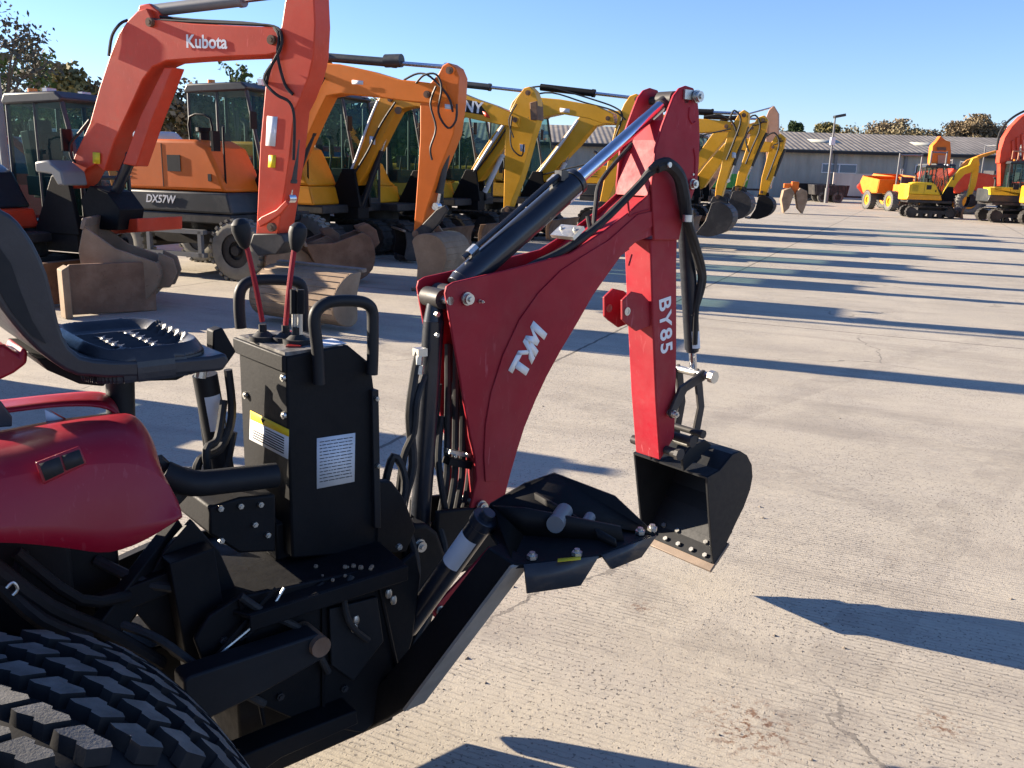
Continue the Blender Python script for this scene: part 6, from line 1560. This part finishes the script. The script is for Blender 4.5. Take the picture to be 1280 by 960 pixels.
# yellow excavator near the right edge
x_, y_ = at_g(1262, 278); t = thing('excavator', 'yellow excavator with a rounded tail and grey skirt, boom out of view', 'excavator', (x_, y_, 0), rad(-8), DG)
body(t, M['bright'], .92, low=M['cabgrey'], eng=(-1.45, .2), blade=False, ztop=1.62, y_near=-.95, x_foot=1.0)
mb = MB()
for k in range(6): xx = -.3 + k * .24; mb.tube([(xx, .05, 2.66), (xx, .05, 3.0)], .02, 6, 0); mb.tube([(xx, .85, 2.66), (xx, .85, 3.0)], .02, 6, 0)
for yy in (.05, .85): mb.tube([(-.3, yy, 3.0), (.9, yy, 3.0)], .025, 6, 0)
mb.build('roof_guard', M['faded'], t)
x_, y_ = at_g(1322, 283); t = thing('excavator', 'amber machine flank cut by the right edge of the photo', 'excavator', (x_, y_, 0), rad(-5), DG)
body(t, M['yel2'], .95, low=M['yel2'], eng=(-1.75, .4), blade=False, ztop=1.75, cab_on=False)
# red arm at the edge
f = footframe(1330, 225, 40, 182, 1.0); t = fthing(f, 'excavator', 'bright red arched arm with a dark hose at the right edge', 'excavator', DG)
body(t, M['kred'], 1.0, low=M['cabgrey'], eng=(-1.3, .3), blade=False)
limb([(1244,204),(1246,188),(1251,172),(1260,158),(1272,146),(1290,136),(1320,134),(1340,160),(1336,226),(1322,226),(1322,175),(1305,160),(1290,160),(1278,170),(1268,186),(1262,204)], f, -.16, .16, 'boom', M['kred'], t)
limb([(1246,196),(1262,196),(1262,216),(1252,232),(1246,232)], f, -.14, .14, 'dipper', M['kred'], t)
for k in range(3): limb([(1264 + k * 6, 176 - k * 4), (1267 + k * 6, 175 - k * 4), (1268 + k * 6, 203), (1265 + k * 6, 203)], f, .17, .22, 'grab_rail', M['kred'], t)
tubes(f, [[(1246,188,.2),(1250,166,.2),(1262,150,.2),(1280,139,.2),(1300,134,.2)]], t, .05)
# folded arm loader
f = footframe(1176, 232, 56, -70, .0); t = fthing(f, 'backhoe_loader', 'orange backhoe loader showing its folded upright digging arm', 'loader', DG)
f2 = Fr(AT(1176, 228, 56).x, 56, 0)
def P2(px, py): v = AT(px, py, 56); return f.loc(v)
def limb2(px, th, name, mat, bevel=.02):
    A_ = [P2(a, b) for a, b in px]; mb = MB(); n = len(A_); off = f.loc(f.O + Vector((0, th, 0)))
    vs_ = A_ + [v + off for v in A_]; mb.add(vs_, [tuple(range(n)), tuple(range(2 * n - 1, n - 1, -1))] + [(i, i + n, (i + 1) % n + n, (i + 1) % n) for i in range(n)]); return mb.build(name, mat, t, bevel=bevel)
limb2([(1163,228),(1164,200),(1166,182),(1171,177),(1181,175),(1188,177),(1189,190),(1187,212),(1186,230)], .5, 'boom', M['borange'])
limb2([(1171,184),(1182,184),(1182,188),(1171,188)], -.06, 'cross_plate', M['rust'], 0); limb2([(1172,194),(1181,194),(1181,206),(1172,206)], -.06, 'arm_panel', M['faded'], 0)
limb2([(1170,178),(1176,170),(1183,176)], .4, 'dipper_tip', M['dorange'])
mb = MB(); mb.b2(-1.6, 1.6, -.9, .9, .6, 1.5); mb.build('body', M['dorange'], t, bevel=.08)
cab(t, -1.3, .4, -.75, .75, 1.3, 2.7, M['cabgrey'], .7)
for xx in (-1.3, 1.2):
    for yy in (-.95, .95): wheel(t, xx, yy, .55, .4)
limb2([(1186,230),(1196,214),(1210,200),(1228,193),(1246,188),(1246,191),(1228,197),(1212,206),(1200,220),(1192,234)], .25, 'front_loader_arm', M['yel2'])
# dark trailers and green trailer
def trailer(x, y, a, L_, h0, h1, col, label, nw=2, wd=2.0):
    t = thing('trailer', label, 'trailer', (x, y, 0), rad(a))
    mb = MB(); mb.prism([(-L_ / 2, h0), (L_ / 2, h0), (L_ / 2 + .12, h1), (-L_ / 2 - .12, h1)], -wd / 2, wd / 2); b_ = mb.build('body', col, t, bevel=.03)
    mb = MB()
    for k in range(5): xx = -L_ / 2 + .1 + k * (L_ - .2) / 4; mb.b2(xx - .04, xx + .04, -wd / 2 - .05, -wd / 2 + .02, h0, h1)
    mb.build('rib', col, b_); mb = MB(); mb.b2(-L_ / 2, L_ / 2 + 1.2, -.08, .08, h0 - .14, h0 - .02); mb.build('drawbar', M['darksteel'], t)
    for k in range(nw):
        for yy in (-wd / 2 + .1, wd / 2 - .1): wheel(t, -.5 + k * 1.0, yy, .36, .25)
    return t
q = AT(1012, 245, 67); trailer(q.x, q.y, 4, 2.6, .55, 1.25, M['black'], 'black low trailer by the foot of the lamp post')
q = AT(1034, 247, 64); trailer(q.x, q.y, -6, 2.2, .5, 1.2, M['darksteel'], 'dark tipping trailer touching the black one')
q = G(893, 252); trailer(q.x, q.y, 0, 3.4, .9, 1.75, M['green'], 'green farm trailer behind the yellow dippers', wd=2.2)
# stand-in digger added just outside the left edge, only to cast its shadow into view
x_, y_ = -5.3, 6.2
t = thing('excavator', 'small orange stand-in digger, unseen beyond the left edge, added to cast the shadow behind the seat', 'excavator', (x_, y_, 0), rad(HEAD))
body(t, M['dorange'], .62, eng=(-1.2, .4), blade=False, ztop=1.8, rail=False)
